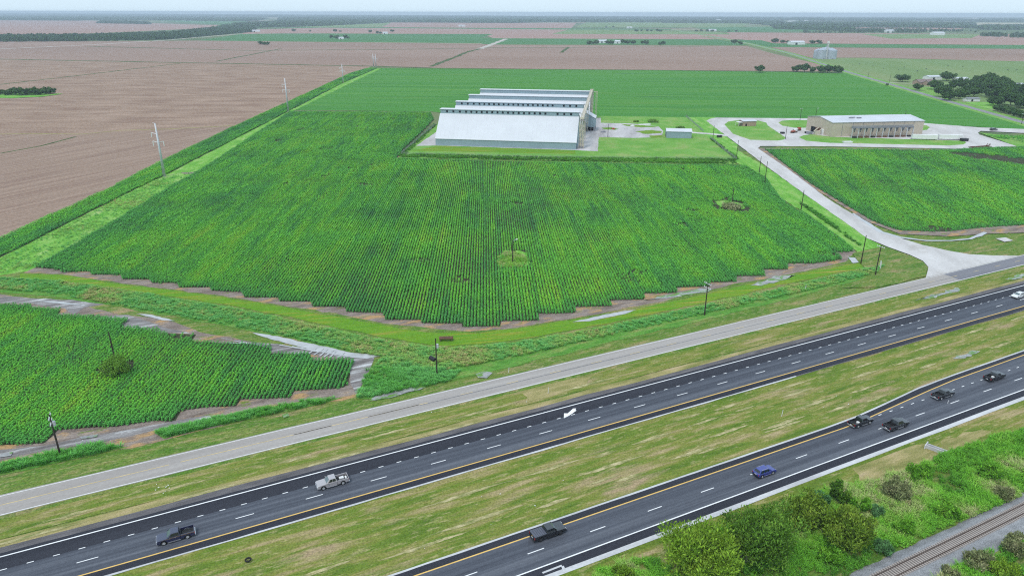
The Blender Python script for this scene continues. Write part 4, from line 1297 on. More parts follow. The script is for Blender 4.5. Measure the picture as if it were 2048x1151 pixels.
# far woods: masses of trees
proto_collection('wood_tree', [mesh_quads('wood_tree', leaf_cloud(90, 6, 11, 1.7, 400 + k, up=.4)) for k in range(3)], M['oak'])
proto_collection('wood_block', [mesh_quads('wood_block', np.concatenate([leaf_cloud(22, 14, 12, 5, 420 + 9 * k + j, up=.4) + np.array([(j % 3 - 1) * 22, (j // 3 - 1) * 16, 0]) for j in range(9)])) for k in range(3)], M['oak'])


def wood(pts, dens, col, label, seed, smin=.7, smax=1.25, thr=0.0, fs=.004):
    poly = np.array(poly_px(pts)); r = np.random.RandomState(seed)
    lo_, hi_ = poly.min(0), poly.max(0)
    n = min(int((hi_ - lo_).prod() * dens), 60000)
    xy = lo_ + r.rand(n, 2) * (hi_ - lo_)
    xy = xy[in_poly(xy, poly)]
    xy = xy[fbm(xy[:, 0] * fs + seed, xy[:, 1] * fs, 3) > thr]
    q = np.concatenate([xy, np.full((len(xy), 1), .1)], 1)
    scatter('far_wood', q, r.rand(len(xy)) * 6.28, smin + (smax - smin) * r.rand(len(xy)), np.zeros(len(xy)), protos[col], label, 'wood')


wood([(-300, 96), (0, 89), (180, 87), (330, 83), (420, 75), (500, 67), (512, 60), (420, 62), (340, 71), (180, 78), (0, 80), (-300, 86)], .006, 'wood_tree', 'long dark line of woodland at the upper left', 61)
wood([(190, 51), (300, 52.5), (290, 48.5), (200, 47.5)], .003, 'wood_tree', 'thin belt of trees in the far left field', 62)
wood([(-300, 45), (160, 46), (160, 38), (-300, 37)], .0006, 'wood_block', 'hazy woods along the horizon at the far left', 63, thr=.38)
wood([(160, 45), (330, 44.5), (500, 46), (530, 40), (160, 36.5)], .0006, 'wood_block', 'hazy woods along the horizon left of centre', 64, thr=.36)
wood([(430, 62), (520, 58), (640, 54), (770, 47), (560, 47), (480, 52)], .0016, 'wood_block', 'blue woodland where the long tree line meets the horizon', 65, thr=.3)
wood([(560, 46), (1020, 46.5), (1090, 44), (1020, 39), (560, 38)], .0008, 'wood_block', 'blue woods along the horizon above the sheds', 66, thr=.30)
wood([(1050, 44), (1500, 45), (1560, 50), (1560, 41), (1050, 39.5)], .0006, 'wood_block', 'blue woods along the horizon right of centre', 67, thr=.45)
wood([(1560, 56), (1690, 58), (1700, 52), (1940, 52), (1940, 43.5), (1600, 43), (1540, 47)], .0009, 'wood_block', 'broad belt of woods at the upper right', 68, thr=.40)
wood([(1600, 63.5), (1780, 62.5), (1950, 62), (1950, 58), (1760, 57), (1600, 57)], .0012, 'wood_tree', 'scattered trees along the far brown field at the right', 69, thr=.44)
wood([(1965, 55), (2300, 56), (2300, 48), (1960, 49)], .0011, 'wood_block', 'dark woods at the far right', 70, thr=.3)
wood([(1960, 71), (2300, 72), (2300, 64), (1960, 65)], .0018, 'wood_tree', 'trees hiding far farm buildings at the right edge', 71, thr=.42)
wood([(0, 36), (2048, 40), (2048, 34.5), (0, 32)], .00012, 'wood_block', 'last pale woods on the horizon', 72, thr=.42, smax=1.5)

# ------------------------------------------------------------------ sheds
BDIR = math.radians(-9.3)
bL = P(870, 292.3)
bd = np.array([math.cos(BDIR), math.sin(BDIR)])
bg_ = np.array([-bd[1], bd[0]])
LEN = float((P(1150, 301) - bL) @ bd)


def shed(k, label):
    o0 = bL + bg_ * (k * 44.5)
    t = thing('storage_shed', (*o0, 0), BDIR, label, 'shed', None)
    L = LEN
    e, y1, zr, zg = 5.0, 15.5, 19.4, 22.2
    w = 2 * y1 + 5
    # walls with shallow ribs
    m = MB(); m.box(0, L, .0, .25, 0, e); m.build('front_wall', M['shed_wall'], t)
    m = MB(); m.box(0, L, w - .25, w, 0, e); m.build('rear_wall', M['shed_wall'], t)
    for nm, xx in (('gable_wall', .02), ('gable_wall', L - .27)):
        m = MB(); m.prism_x([(.25, 0), (w - .25, 0), (w - .25, e), (y1 + 5, zr), (y1 + 4.8, zg), (y1 + .2, zg), (y1, zr), (.25, e)], xx, xx + .25); m.build(nm, M['shed_wall'], t)
    for nm, a, b in (('front_roof_slope', (-.35, e - .25), (y1, zr)), ('rear_roof_slope', (w + .35, e - .25), (y1 + 5, zr))):
        m = MB(); m.hexa([(-.3, a[0], a[1]), (L + .3, a[0], a[1]), (L + .3, b[0], b[1]), (-.3, b[0], b[1]), (-.3, a[0], a[1] + .2), (L + .3, a[0], a[1] + .2), (L + .3, b[0], b[1] + .2), (-.3, b[0], b[1] + .2)])
        sl = m.build(nm, M['shed_roof'], t)
        # standing seams
        sm = MB()
        for q in range(1, 32):
            x = L * q / 32
            sgn = 1
            sm.hexa([(x - .03, a[0], a[1] + .2), (x + .03, a[0], a[1] + .2), (x + .03, b[0], b[1] + .2), (x - .03, b[0], b[1] + .2), (x - .03, a[0], a[1] + .24), (x + .03, a[0], a[1] + .24), (x + .03, b[0], b[1] + .24), (x - .03, b[0], b[1] + .24)])
        tag(sm.build('roof_seams', M['shed_roof'], sl), kind='stuff')
    gl = MB(); gl.box(.1, L - .1, y1 - .1, y1 + 5.1, zr - .4, zg); ga = gl.build('ridge_gallery', M['shed_wall'], t)
    m = MB(); m.box(-.5, L + .5, y1 - .6, y1 + 5.6, zg, zg + .3); m.build('gallery_roof', M['shed_trim'], ga)
    if k < 2:
        xs = [4.6 + q * 4.5 for q in range(3)] + [18 + q * 3.62 for q in range(16)] + [L - 14.2 + q * 4.5 for q in range(3)]
        vm = MB().box(-.62, .62, -.14, 0, -.62, .62).mesh('vent'); vm.materials.append(M['hole'])
        fm = MB(); fm.box(-.55, .55, -.08, 0, .42, .55); fm.box(-.55, .55, -.08, 0, -.55, -.42); fm.box(-.55, -.42, -.08, 0, -.42, .42); fm.box(.42, .55, -.08, 0, -.42, .42)
        for x in xs:
            v_ = bpy.data.objects.new('vent', vm); C.objects.link(v_); v_.parent = t; v_.location = (x, y1 - .1, zg - 1.25)
    return t


for k, lab in enumerate(['nearest white storage shed with a row of black vents', 'second white storage shed, vents under its ridge roof', 'third white storage shed behind the two vented ones', 'farthest white storage shed at the back of the row']):
    shed(k, lab)


def bpt(x, y):
    q = bL + bd * x + bg_ * y
    return (q[0], q[1], 0)


def lattice(m, x, y, w, z0, z1, step=2.6, d=.16):
    cs = [(x - w / 2, y - w / 2), (x + w / 2, y - w / 2), (x + w / 2, y + w / 2), (x - w / 2, y + w / 2)]
    for cx_, cy_ in cs: m.beam((cx_, cy_, z0), (cx_, cy_, z1), d)
    n = int((z1 - z0) / step)
    for i in range(n):
        za, zb = z0 + (z1 - z0) * i / n, z0 + (z1 - z0) * (i + 1) / n
        for j in range(4):
            a, b = cs[j], cs[(j + 1) % 4]
            m.beam((a[0], a[1], zb), (b[0], b[1], zb), d * .7)
            m.beam((a[0], a[1], za), (b[0], b[1], zb), d * .6)


def elevator(base, top_y, label, ladder):
    b = P(*base)
    h = height_at(b, top_y) - 2.2
    t = thing('elevator_tower', (*b, 0), BDIR, label, 'elevator')
    m = MB(); lattice(m, 0, 0, 3.2, 0, h, 2.8, .22); m.build('frame', M['cream'], t)
    for sx in (-.65, .65):
        m = MB(); m.box(sx - .45, sx + .45, -.5, .5, .3, h + .5); m.build('elevator_leg', M['cream'], t, bevel=.05)
    m = MB(); m.box(-1.4, 1.4, -.9, .9, h + .5, h + 2.2); m.build('head_box', M['cream'], t, bevel=.3)
    m = MB(); m.box(-2.1, 2.1, -2.1, 2.1, h - .15, h); m.build('platform', M['steel_grey'], t)
    m = MB(); m.box(-1.6, 1.6, -1.2, 1.2, 0, 1.6); m.build('boot', M['steel_grey'], t)
    if ladder:
        m = MB(); lattice(m, 4.2, 0, 1.2, 0, h + .5, 2.0, .14); m.build('cage_ladder', M['cream'], t)
        m = MB(); m.beam((1.5, 0, h + .3), (4.4, 0, h + .3), .3); m.build('walkway', M['cream'], t)
    return b, h


eA, hA = elevator((1161, 297), 233, 'cream elevator tower at the front corner of the sheds', False)
eB, hB = elevator((1179.5, 238), 177.5, 'tall cream elevator tower with a ladder behind the sheds', True)
cv = thing('conveyor_bridge', (*eA, 0), BDIR, 'cream conveyor bridge climbing along the shed ends', 'conveyor')
_d = eB - eA
cvx, cvy = float(_d @ bd), float(_d @ bg_)
ca, cb = (0, 0, hA + 1.0), (cvx, cvy, hB + .6)
m = MB()
for dx in (-.8, .8):
    for dz in (0, 1.7):
        m.beam((ca[0] + dx, ca[1], ca[2] + dz), (cb[0] + dx, cb[1], cb[2] + dz), .2)
for i in range(34):
    pa, pb = lerp3(ca, cb, i / 34), lerp3(ca, cb, (i + 1) / 34)
    for dx in (-.8, .8): m.beam((pa[0] + dx, pa[1], pa[2]), (pb[0] + dx, pb[1], pb[2] + 1.7), .12)
m.build('truss', M['cream'], cv)
m = MB(); m.beam((ca[0], ca[1], ca[2] + .4), (cb[0], cb[1], cb[2] + .4), 1.2, .8); m.build('trough', M['cream'], cv)
for f in (.25, .5, .75):
    q = lerp3(ca, cb, f)
    m = MB(); lattice(m, q[0], q[1], 1.6, 0, q[2], 3.2, .2); m.build('support', M['cream'], cv)
for k in range(4):
    yy = k * 44.5 + 18 - float((eA - bL) @ bg_)
    q = lerp3(ca, cb, min(max(yy / cvy, 0), 1))
    xe = LEN - float((eA - bL) @ bd)
    m = MB(); m.beam((xe - .5, yy, 22.6), (q[0], yy, q[2]), .8); m.build('spout', M['shed_trim'], cv)
# truck dump building
dh = thing('dump_house', (*P(1164, 262.5), 0), BDIR, 'blue grey lean-to building beside the elevator towers', 'building')
m = MB(); m.hexa([(0, 0, 3.6), (9, 0, 3.6), (9, 14, 3.6), (0, 14, 3.6), (0, 0, 15), (9, 0, 10), (9, 14, 10), (0, 14, 15)]); m.build('wall', M['shed_wall'], dh)
m = MB(); m.hexa([(-.3, -.4, 15.05), (9.4, -.4, 9.9), (9.4, 14.4, 9.9), (-.3, 14.4, 15.05), (-.3, -.4, 15.35), (9.4, -.4, 10.2), (9.4, 14.4, 10.2), (-.3, 14.4, 15.35)]); m.build('roof', M['shed_roof'], dh)
for x in (.3, 3, 6, 8.7):
    for y in (.3, 13.7):
        m = MB(); m.box(x - .2, x + .2, y - .2, y + .2, 0, 3.6); m.build('post', M['steel_grey'], dh)
m = MB(); m.box(1, 7.5, 2, 12, .6, 2.8); m.build('hopper', M['black_metal'], dh)


def gable_house(name, base, rz, L, Wd, e, pk, wall, roof, label, cat='building', doors=(), over=.4):
    """rectangular building, ridge along local x; base = front left corner"""
    t = thing(name, (base[0], base[1], 0), rz, label, cat)
    m = MB(); m.prism_x([(0, 0), (Wd, 0), (Wd, e), (Wd / 2, pk), (0, e)], 0, L); m.build('wall', wall, t)
    s = (pk - e) / (Wd / 2)
    for y0, y1, nm in ((-over, Wd / 2, 'roof_slope'), (Wd + over, Wd / 2, 'roof_slope')):
        z0 = e - over * s + .05; z1 = pk + .05
        m = MB(); m.hexa([(-over, y0, z0), (L + over, y0, z0), (L + over, y1, z1), (-over, y1, z1), (-over, y0, z0 + .18), (L + over, y0, z0 + .18), (L + over, y1, z1 + .18), (-over, y1, z1 + .18)]); m.build(nm, roof, t)
    for (x0, x1, z1, side) in doors:
        m = MB()
        if side == 'front': m.box(x0, x1, -.06, .02, 0, z1)
        else: m.box(-.06, .02, x0, x1, 0, z1)
        m.build('door', M['hole'], t)
    return t


# small shed in the compound
sb = P(1331, 275.5)
gable_house('metal_shed', sb, math.radians(-8), 17.5, 13, 5.0, 6.2, M['shed_wall'], M['shed_roof'], 'small pale blue metal shed on the grass right of the big sheds', 'shed', [(4.2, 8.5, 3.8, 'left')])

# gin building
gl_, gr_ = P(1659.5, 272.3), P(1841.5, 267.0)
gv = gr_ - gl_
GANG = math.atan2(gv[1], gv[0]); GL = float(np.linalg.norm(gv))
gb = P(1635.4, 257.4)
GW = abs(float((gb - gl_) @ np.array([-math.sin(GANG), math.cos(GANG)])))
ge = height_at(gl_, 242.5)
gin = gable_house('gin_building', gl_, GANG, GL, GW, ge, ge + 2.2, M['tan_wall'], M['gin_roof'], 'long tan metal gin building with a pale roof', 'building', [(GW * .55, GW * .8, 4.5, 'left')])
for k in range(1, 9):
    m = MB(); x = GL * k / 9; m.box(x - .12, x + .12, -.1, 0.0, 0, ge - .2); m.build('downpipe', M['steel_grey'], gin)
m = MB()
for x, y in ((GL * .28, GW * .3), (GL * .31, GW * .34), (GL * .36, GW * .28)): m.box(x - 1.6, x + 1.6, y - .7, y + .7, ge + .6, ge + 2.2)
m.build('roof_vents', M['steel_grey'], gin)
can = thing('dust_gallery', (gl_[0], gl_[1], 0), GANG, 'grey steel conveyor gallery on posts along the front of the gin', 'gallery')
x0, x1 = GL * .17, GL * .83
m = MB(); m.box(x0, x1, -6.4, -3.2, ge - 3.4, ge - 2.9); m.build('deck', M['steel_grey'], can)
m = MB(); m.box(x0, x1, -5.4, -4.2, ge - 2.9, ge - 1.7); m.build('trough', M['steel_grey'], can)
for z in (ge - 2.3, ge - 1.6):
    m = MB(); m.box(x0, x1, -6.42, -6.34, z, z + .1); m.build('handrail', M['cream'], can)
for k in range(11):
    x = x0 + (x1 - x0) * k / 10
    m = MB(); m.box(x - .26, x + .26, -6.2, -5.8, 0, ge - 3.4); m.build('post', M['steel_pole'], can)
    if k in (1, 9):
        for s in (-1, 1):
            m = MB(); m.beam((x, -6.0, ge * .45), (x + s * 4, -6.0, ge - 3.4), .3); m.build('brace', M['steel_grey'], can)
    if k < 10:
        m = MB(); xm = x + (x1 - x0) / 20
        m.tube((xm, -4.6, ge - 3.4), (xm, -4.6, 4.2), .9, .25, 8); m.build('cyclone', M['steel_grey'], can, smooth=True)
        m = MB(); m.box(xm - 1.4, xm + 1.4, -6.8, -4.8, .2, 1.5); m.build('fan_unit', M['rust'] if k % 3 else M['black_metal'], can)
m = MB(); m.box(-2, GL * .9, -8, -.3, .06, .22); m.build('slab', M['concrete'], can)
# lean-to machinery at the left gable
mg = thing('press_machinery', (*P(1648, 268), 0), GANG, 'cluster of pale machinery at the left end of the gin', 'machinery')
for k, (x, y, w, d, h, mt) in enumerate([(-7, 1, 4, 3, 3.2, 'cream'), (-2, 0, 3, 3, 4.6, 'white_metal'), (-11, 3, 3, 4, 2.4, 'steel_grey'), (1.5, 1, 2.4, 2.4, 6.2, 'cream'), (-4.5, 4, 3, 2.5, 5, 'rust')]):
    m = MB(); m.box(x, x + w, y, y + d, 0, h); m.build('cabinet', M[mt], mg, bevel=.15)
for k in range(3):
    m = MB(); m.tube((-8 + k * 4, 2, 3), (-4 + k * 4, 3, 5.5), .35, .35, 8); m.build('duct', M['cream'], mg)
m = MB(); m.box(0, 5, 6, 14, 5.2, 5.5); m.build('awning', M['white_metal'], mg)

# white trailers
for (a, b), lab in (((1822, 1873), 'left white box trailer at the right end of the gin'), ((1875.5, 1924), 'right white box trailer beside the black bin')):
    pa, pb = P(a, 276.5), P(b, 277.5)
    v = pb - pa; L = float(np.linalg.norm(v)); an = math.atan2(v[1], v[0])
    t = thing('box_trailer', (*pa, 0), an, lab, 'trailer')
    m = MB(); m.box(0, L, 0, 2.7, 1.0, 4.0); m.build('box', M['white_metal'], t, bevel=.06)
    m = MB(); m.box(.4, L - .4, .1, 2.6, .75, 1.0); m.build('frame', M['steel_grey'], t)
    for x in (2.0, 3.2, L - 2.2):
        for y in (.1, 2.4):
            m = MB(); m.tube((x, y, .5), (x, y + .25, .5), .5, .5, 12); m.build('wheel', M['tyre'], t)

# scale hut, bins and yard clutter
hb = P(1484, 251.5)
hut = gable_house('scale_hut', hb, GANG, 11, 8, 4.2, 4.7, M['brick'], M['gin_roof'], 'small brick scale hut on the lawn loop', 'hut', [(2, 3.2, 2.4, 'front')])
m = MB(); m.box(-3.6, -.3, 0, 6, 3.3, 3.6); m.build('canopy', M['white_metal'], hut)
for x, y in ((-3.4, .2), (-3.4, 5.8)):
    m = MB(); m.box(x - .12, x + .12, y - .12, y + .12, 0, 3.3); m.build('post', M['white_metal'], hut)


def bin_box(name, px, py, w, d, h, mat, label, cat='bin', rz=GANG, lid=True):
    t = thing(name, (*P(px, py), 0), rz, label, cat)
    m = MB(); m.hexa([(-w / 2, -d / 2, .15), (w / 2, -d / 2, .15), (w / 2, d / 2, .15), (-w / 2, d / 2, .15), (-w / 2 - .2, -d / 2 - .1, h), (w / 2 + .2, -d / 2 - .1, h), (w / 2 + .2, d / 2 + .1, h), (-w / 2 - .2, d / 2 + .1, h)]); m.build('body', mat, t)
    if lid:
        m = MB(); m.box(-w / 2 - .25, w / 2 + .25, -d / 2 - .15, d / 2 + .15, h, h + .12); m.build('lid', mat, t)
    for x in (-w / 2 + .2, w / 2 - .2):
        m = MB(); m.box(x - .1, x + .1, -d / 2, d / 2, 0, .15); m.build('skid', M['steel_grey'], t)
    return t


bin_box('dumpster', 1926, 279, 4.2, 3, 2.2, M['black_metal'], 'black waste bin on the yard right of the trailers')
bin_box('dumpster', 1437, 274, 3.0, 2.0, 1.8, M['black_metal'], 'black bin beside the drive outside the compound gate')
bin_box('dumpster', 1614, 265, 4.0, 2.2, 1.6, M['black_metal'], 'black bin left of the machinery cluster')
bin_box('fuel_tank', 1693, 283.5, 6.0, 2.6, 1.3, M['white_metal'], 'white tank on the grass edge in front of the gin', 'tank')
bin_box('pallet_stack', 1563, 266, 2.4, 2.0, 1.6, M['black_metal'], 'dark stack on the yard left of the light pole', 'stack')
bin_box('pallet_stack', 1554, 262, 2.6, 2.2, 1.2, M['white_metal'], 'pale stack at the yard corner left of the dark stack', 'stack')


def machine(name, px, py, rz, label, red):
    t = thing(name, (*P(px, py), 0), rz, label, 'machine')
    m = MB(); m.box(-3.2, 3.2, -1.0, 1.0, .9, 1.5); m.build('chassis', M['rust'], t)
    m = MB(); m.box(.8, 3.0, -.9, .9, 1.5, 3.0); m.build('cab', M['red_paint'] if red else M['white_metal'], t, bevel=.12)
    m = MB(); m.box(-3.0, .4, -.9, .9, 1.5, 2.2); m.build('body', M['white_metal'] if red else M['red_paint'], t, bevel=.08)
    for x in (-2.2, 2.0):
        for y in (-1.1, .75):
            m = MB(); m.tube((x, y, .6), (x, y + .35, .6), .6, .6, 12); m.build('wheel', M['tyre'], t)
    return t


machine('flatbed_truck', 1592, 260, GANG + .2, 'red and white flatbed truck parked left of the gin', True)
machine('flatbed_truck', 1586, 264, GANG + .5, 'low dark truck parked just below the red and white one', False)
im = thing('disc_harrow', (*P(1958, 291.5), 0), GANG + .12, 'rusty disc harrow parked at the yard corner', 'implement')
m = MB()
for y in (-1.6, 0, 1.6): m.beam((-8, y, 1.0), (8, y, 1.0), .3)
m.beam((-9, 0, .8), (9, 0, 1.6), .35); m.build('frame', M['rust'], im)
for k in range(18):
    x = -7.5 + k * .88
    m = MB(); m.tube((x, -1.6 + (k % 3) * 1.6, .5), (x + .08, -1.6 + (k % 3) * 1.6, .5), .5, .5, 10); m.build('disc', M['rust'], im)
for s in (0, 1):
    m = MB(); m.beam((3 + 2 * s, -1.2, 1), (5 + 2 * s, -1, 3.0), .3); m.build('wing', M['rust'], im)
for px, py, L, lab in [(1263, 252, 3.0, 'pale boat-like trough on the compound track'), (1288, 249.5, 9, 'row of white pipes on the compound grass'), (1225, 258.5, 2.0, 'red barrel rack on the compound track'), (1205, 265, 4.0, 'grey wagon standing beside the dump house')]:
    t = thing('scrap_pile', (*P(px, py), 0), GANG, lab, 'scrap')
    for k in range(5):
        m = MB(); a = rm.uniform(-.4, .4); m.beam((-L * rm.uniform(.3, .6), k * .5 - 1, .3 + .1 * k), (L * rm.uniform(.3, .6), k * .5 - 1 + a, .5 + .15 * k), .5)
        m.build('piece', M['red_paint'] if 'red' in lab else M['white_metal'] if ('white' in lab or 'pale' in lab) else M['steel_grey'], t)
for px, py, r_, h_, lab in [(1304, 244, 5.0, 2.2, 'rounded dark bush on the compound grass'), (1272, 243.5, 3.2, 1.2, 'low brush left of the rounded compound bush'), (1360, 256, 4, 1.8, 'brush pile behind the small metal shed')]:
    tree('bush', P(px, py), h_, r_, M['dark_tree'], 500 + int(px), lab, 'bush', blobs=12, per=60, leaf=.35, h0=.02)


# fences round the compound
def fence(pts, label):
    c = poly_px(pts)
    t = thing('chain_link_fence', (c[0][0], c[0][1], 0), 0, label, 'fence')
    pm = MB().tube((0, 0, 0), (0, 0, 2.3), .06, .06, 6).mesh('post'); pm.materials.append(M['fence'])
    w = MB()
    for a, b in zip(c[:-1], c[1:]):
        d = b - a; L = np.linalg.norm(d); n = max(1, int(L / 4))
        for i in range(n):
            q = a + d * i / n - c[0]
            o = bpy.data.objects.new('post', pm); C.objects.link(o); o.parent = t; o.location = (q[0], q[1], 0)
        A, B = a - c[0], b - c[0]
        for z in np.linspace(.15, 2.25, 12): w.beam((A[0], A[1], z), (B[0], B[1], z), .03)
        nx = int(L / .5)
        for i in range(nx):
            q = A + (B - A) * i / nx
            w.beam((q[0], q[1], .1), (q[0], q[1], 2.25), .03)
    w.build('wire_mesh', M['fence'], t)


fence([(1370, 233), (1405, 263)], 'upper right run of chain-link fence behind the small shed')
fence([(1418, 276), (1444, 298), (1471, 319)], 'lower right run of chain-link fence beside the drive')
fence([(1471, 319), (1100, 318), (801, 312)], 'front run of chain-link fence facing the main field')
fence([(801, 312), (868, 253)], 'left run of chain-link fence beside the sheds')


# ------------------------------------------------------------------ poles
def utility_pole(base, top, label, arms=1, light=False, arm_ang=HANG, transformer=False):
    b = P(*base)
    h = height_at(b, top[1])
    tx, _ = proj(b[0], b[1], h)
    t = thing('utility_pole', (*b, 0), arm_ang, label, 'pole')
    m = MB(); m.tube((0, 0, -.3), (0, 0, h), .21, .13, 8); m.build('shaft', M['wood_pole'], t)
    for k in range(arms):
        z = h - .5 - k * 1.3
        m = MB(); m.box(-.12, .05, -1.5, 1.5, z - .08, z + .08); m.build('crossarm', M['steel_pole'], t)
        for y in (-1.35, -.6, .6, 1.35):
            m = MB(); m.tube((-.03, y, z + .08), (-.03, y, z + .38), .08, .05, 6); m.build('insulator', M['porcelain'], t)
    if transformer:
        m = MB(); m.tube((.4, 0, h - 2.6), (.4, 0, h - 1.6), .3, .3, 10); m.build('transformer', M['steel_pole'], t)
    if light:
        m = MB(); m.beam((0, 0, h - .3), (1.6, 0, h + .1), .1); m.build('light_arm', M['steel_pole'], t)
        m = MB(); m.box(1.2, 2.0, -.2, .2, h, h + .2); m.build('lamp_head', M['porcelain'], t)
    return t


for b, tp, lab, kw in [
    ((123, 916), (104, 833), 'dark utility pole with white crossarms at the lower left', dict(arms=2, transformer=True)),
    ((234, 737), (223, 667), 'bare dark pole rising out of the round bush', dict(arms=0)),
    ((875, 752), (874, 677), 'tall dark pole with transformer on the ditch bank at centre', dict(arms=0, transformer=True)),
    ((1409, 629), (1413, 562), 'dark pole with a pale crossarm right of centre on the bank', dict(arms=2)),
    ((1750, 548), (1763, 487), 'dark pole nearest the small blue and white sign', dict(arms=1)),
    ((1721, 525), (1731, 467), 'dark pole just left of the one by the sign', dict(arms=0)),
    ((1025, 527), (1024, 480), 'pole with a lamp standing in weeds inside the main field', dict(arms=0, light=True)),
    ((1463, 406), (1467, 372), 'thin pole beside the bush in the main field', dict(arms=0)),
    ((1601, 418), (1606, 377), 'pole on the grass verge halfway along the drive', dict(arms=0)),
    ((1528, 365), (1533, 320), 'front pole of the pair beside the drive', dict(arms=0)),
    ((1517, 344), (1521, 310), 'rear pole of the pair beside the drive', dict(arms=0)),
    ((1471, 318), (1475, 278), 'pole at the corner of the compound fence', dict(arms=0)),
    ((1424, 278), (1425, 249), 'pole at the compound gate', dict(arms=0)),
    ((1214, 275), (1214, 247), 'dark pole on the pad right of the sheds', dict(arms=0)),
    ((1598, 239), (1599.5, 214), 'tall pole left of the gin on the rear lawn', dict(arms=1)),
    ((1628, 241), (1629, 214), 'lamp pole at the rear corner of the gin', dict(arms=0, light=True)),
    ((1569, 277), (1572, 249), 'pole at the tip of the lawn loop', dict(arms=0)),
    ((1807, 236), (1808, 217), 'pole behind the right end of the gin', dict(arms=0)),
    ((2041, 244), (2045, 222), 'pole by the county road at the right edge', dict(arms=1)),
    ((1777, 160), (1778, 146), 'pole near the lone oak on the county road', dict(arms=0)),
    ((1734, 151), (1735, 139), 'distant pole on the county road verge', dict(arms=0)),
    ((1870, 184), (1872, 170), 'pole in front of the brown-roofed house', dict(arms=0)),
]:
    utility_pole(b, tp, lab, **kw)


def transmission(base, top_y, label, az):
    b = P(*base); h = height_at(b, top_y)
    t = thing('transmission_pole', (*b, 0), az, label, 'pole')
    m = MB(); m.tube((0, 0, -.3), (0, 0, h), .8, .36, 12); m.build('shaft', M['steel_pole'], t, smooth=True)
    m = MB(); m.tube((0, 0, -.1), (0, 0, .35), .85, .85, 12); m.build('footing', M['concrete'], t)
    for y, z in ((1, h * .815), (1, h * .66), (-1, h * .66)):
        m = MB(); m.tube((0, 0, z - .5), (0, y * 3.1, z + .35), .22, .14, 6); m.build('davit_arm', M['steel_pole'], t)
        m = MB(); m.tube((0, y * 3.1, z + .3), (0, y * 3.1, z - 2.2), .2, .2, 8); m.build('insulator', M['porcelain'], t)
    m = MB(); m.tube((0, 0, h - .1), (0, 1.5, h + .3), .1, .06, 6); m.build('shield_arm', M['steel_pole'], t)


TA = math.radians(90 - 8)
for b, ty, lab in [((328, 357), 250, 'nearest steel transmission pole beside the crop strip'), ((575, 226), 159, 'second steel transmission pole along the crop strip'), ((684.6, 168), 130, 'third steel transmission pole near the far end of the strip'),
                   ((745, 135), 109, 'left one of the far pair of steel transmission poles'), ((750, 135.5), 110, 'right one of the far pair of steel transmission poles')]:
    transmission(b, ty, lab, TA)

# ------------------------------------------------------------------ far buildings
def far_house(px, py, L, Wd, e, pk, wall, roof, label, rz=GANG):
    return gable_house('farm_building', P(px, py), rz, L, Wd, e, pk, M[wall], M[roof], label, 'building', [(L * .3, L * .45, e * .75, 'front')])


far_house(1836, 166, 22, 13, 3.2, 6.2, 'brick', 'brown_roof', 'brown-roofed house behind the round tree')
far_house(1856, 168, 14, 12, 3.2, 6.0, 'brick', 'brown_roof', 'brown-roofed wing right of the brown-roofed house')
far_house(1855, 156, 20, 12, 4, 5.4, 'white_metal', 'gin_roof', 'pale metal barn behind the brown-roofed house')
far_house(1914, 160, 16, 12, 4, 5.6, 'white_metal', 'gin_roof', 'white metal roof half hidden in the grove')
far_house(2022, 172, 30, 14, 4.2, 5.4, 'white_metal', 'gin_roof', 'white open barn at the right edge behind the grove')
far_house(1933, 199, 14, 7, 2.8, 3.6, 'white_metal', 'steel_grey', 'small grey mobile home in front of the grove')
far_house(1195, 85.5, 26, 14, 6, 9, 'white_metal', 'shed_roof', 'left white barn of the farmstead beyond the brown field')
far_house(1228, 86.5, 16, 12, 6, 9, 'white_metal', 'shed_roof', 'right white house of the farmstead beyond the brown field')
far_house(1580, 87, 42, 22, 7, 10, 'white_metal', 'shed_roof', 'long white barn behind the grain bins')
far_house(763, 70, 20, 12, 6, 9, 'white_metal', 'shed_roof', 'white farmhouse at the edge of the far green field')
far_house(675, 80.5, 16, 10, 5, 7, 'white_metal', 'shed_roof', 'small white house among trees in the far green field')
far_house(915, 54, 40, 20, 7, 10, 'white_metal', 'shed_roof', 'white barn in the far brown field')
far_house(500, 67, 36, 20, 6, 9, 'white_metal', 'shed_roof', 'pale farm buildings at the end of the long tree line')
far_house(1415, 61, 40, 20, 7, 10, 'white_metal', 'shed_roof', 'white buildings beside trees on the county road')
far_house(1252, 56, 30, 15, 6, 9, 'white_metal', 'shed_roof', 'tiny white barn right of centre below the horizon')
for i_, (px, py, L) in enumerate(sorted([(1576, 42, 70), (1605, 41, 50), (620, 45, 60), (756, 47, 60), (1945, 33.5, 90), (1865, 66.5, 50), (1770, 62, 40), (260, 34, 80), (300, 36, 60), (1430, 40, 60), (1490, 37.5, 80), (1540, 36, 70)])):
    gable_house('farm_building', P(px, py), GANG, L, L * .5, 9, 13, M['white_metal'], M['shed_roof'], ORD[i_] + ' pale far building from the left near the horizon', 'building')['group'] = 'far buildings near the horizon'

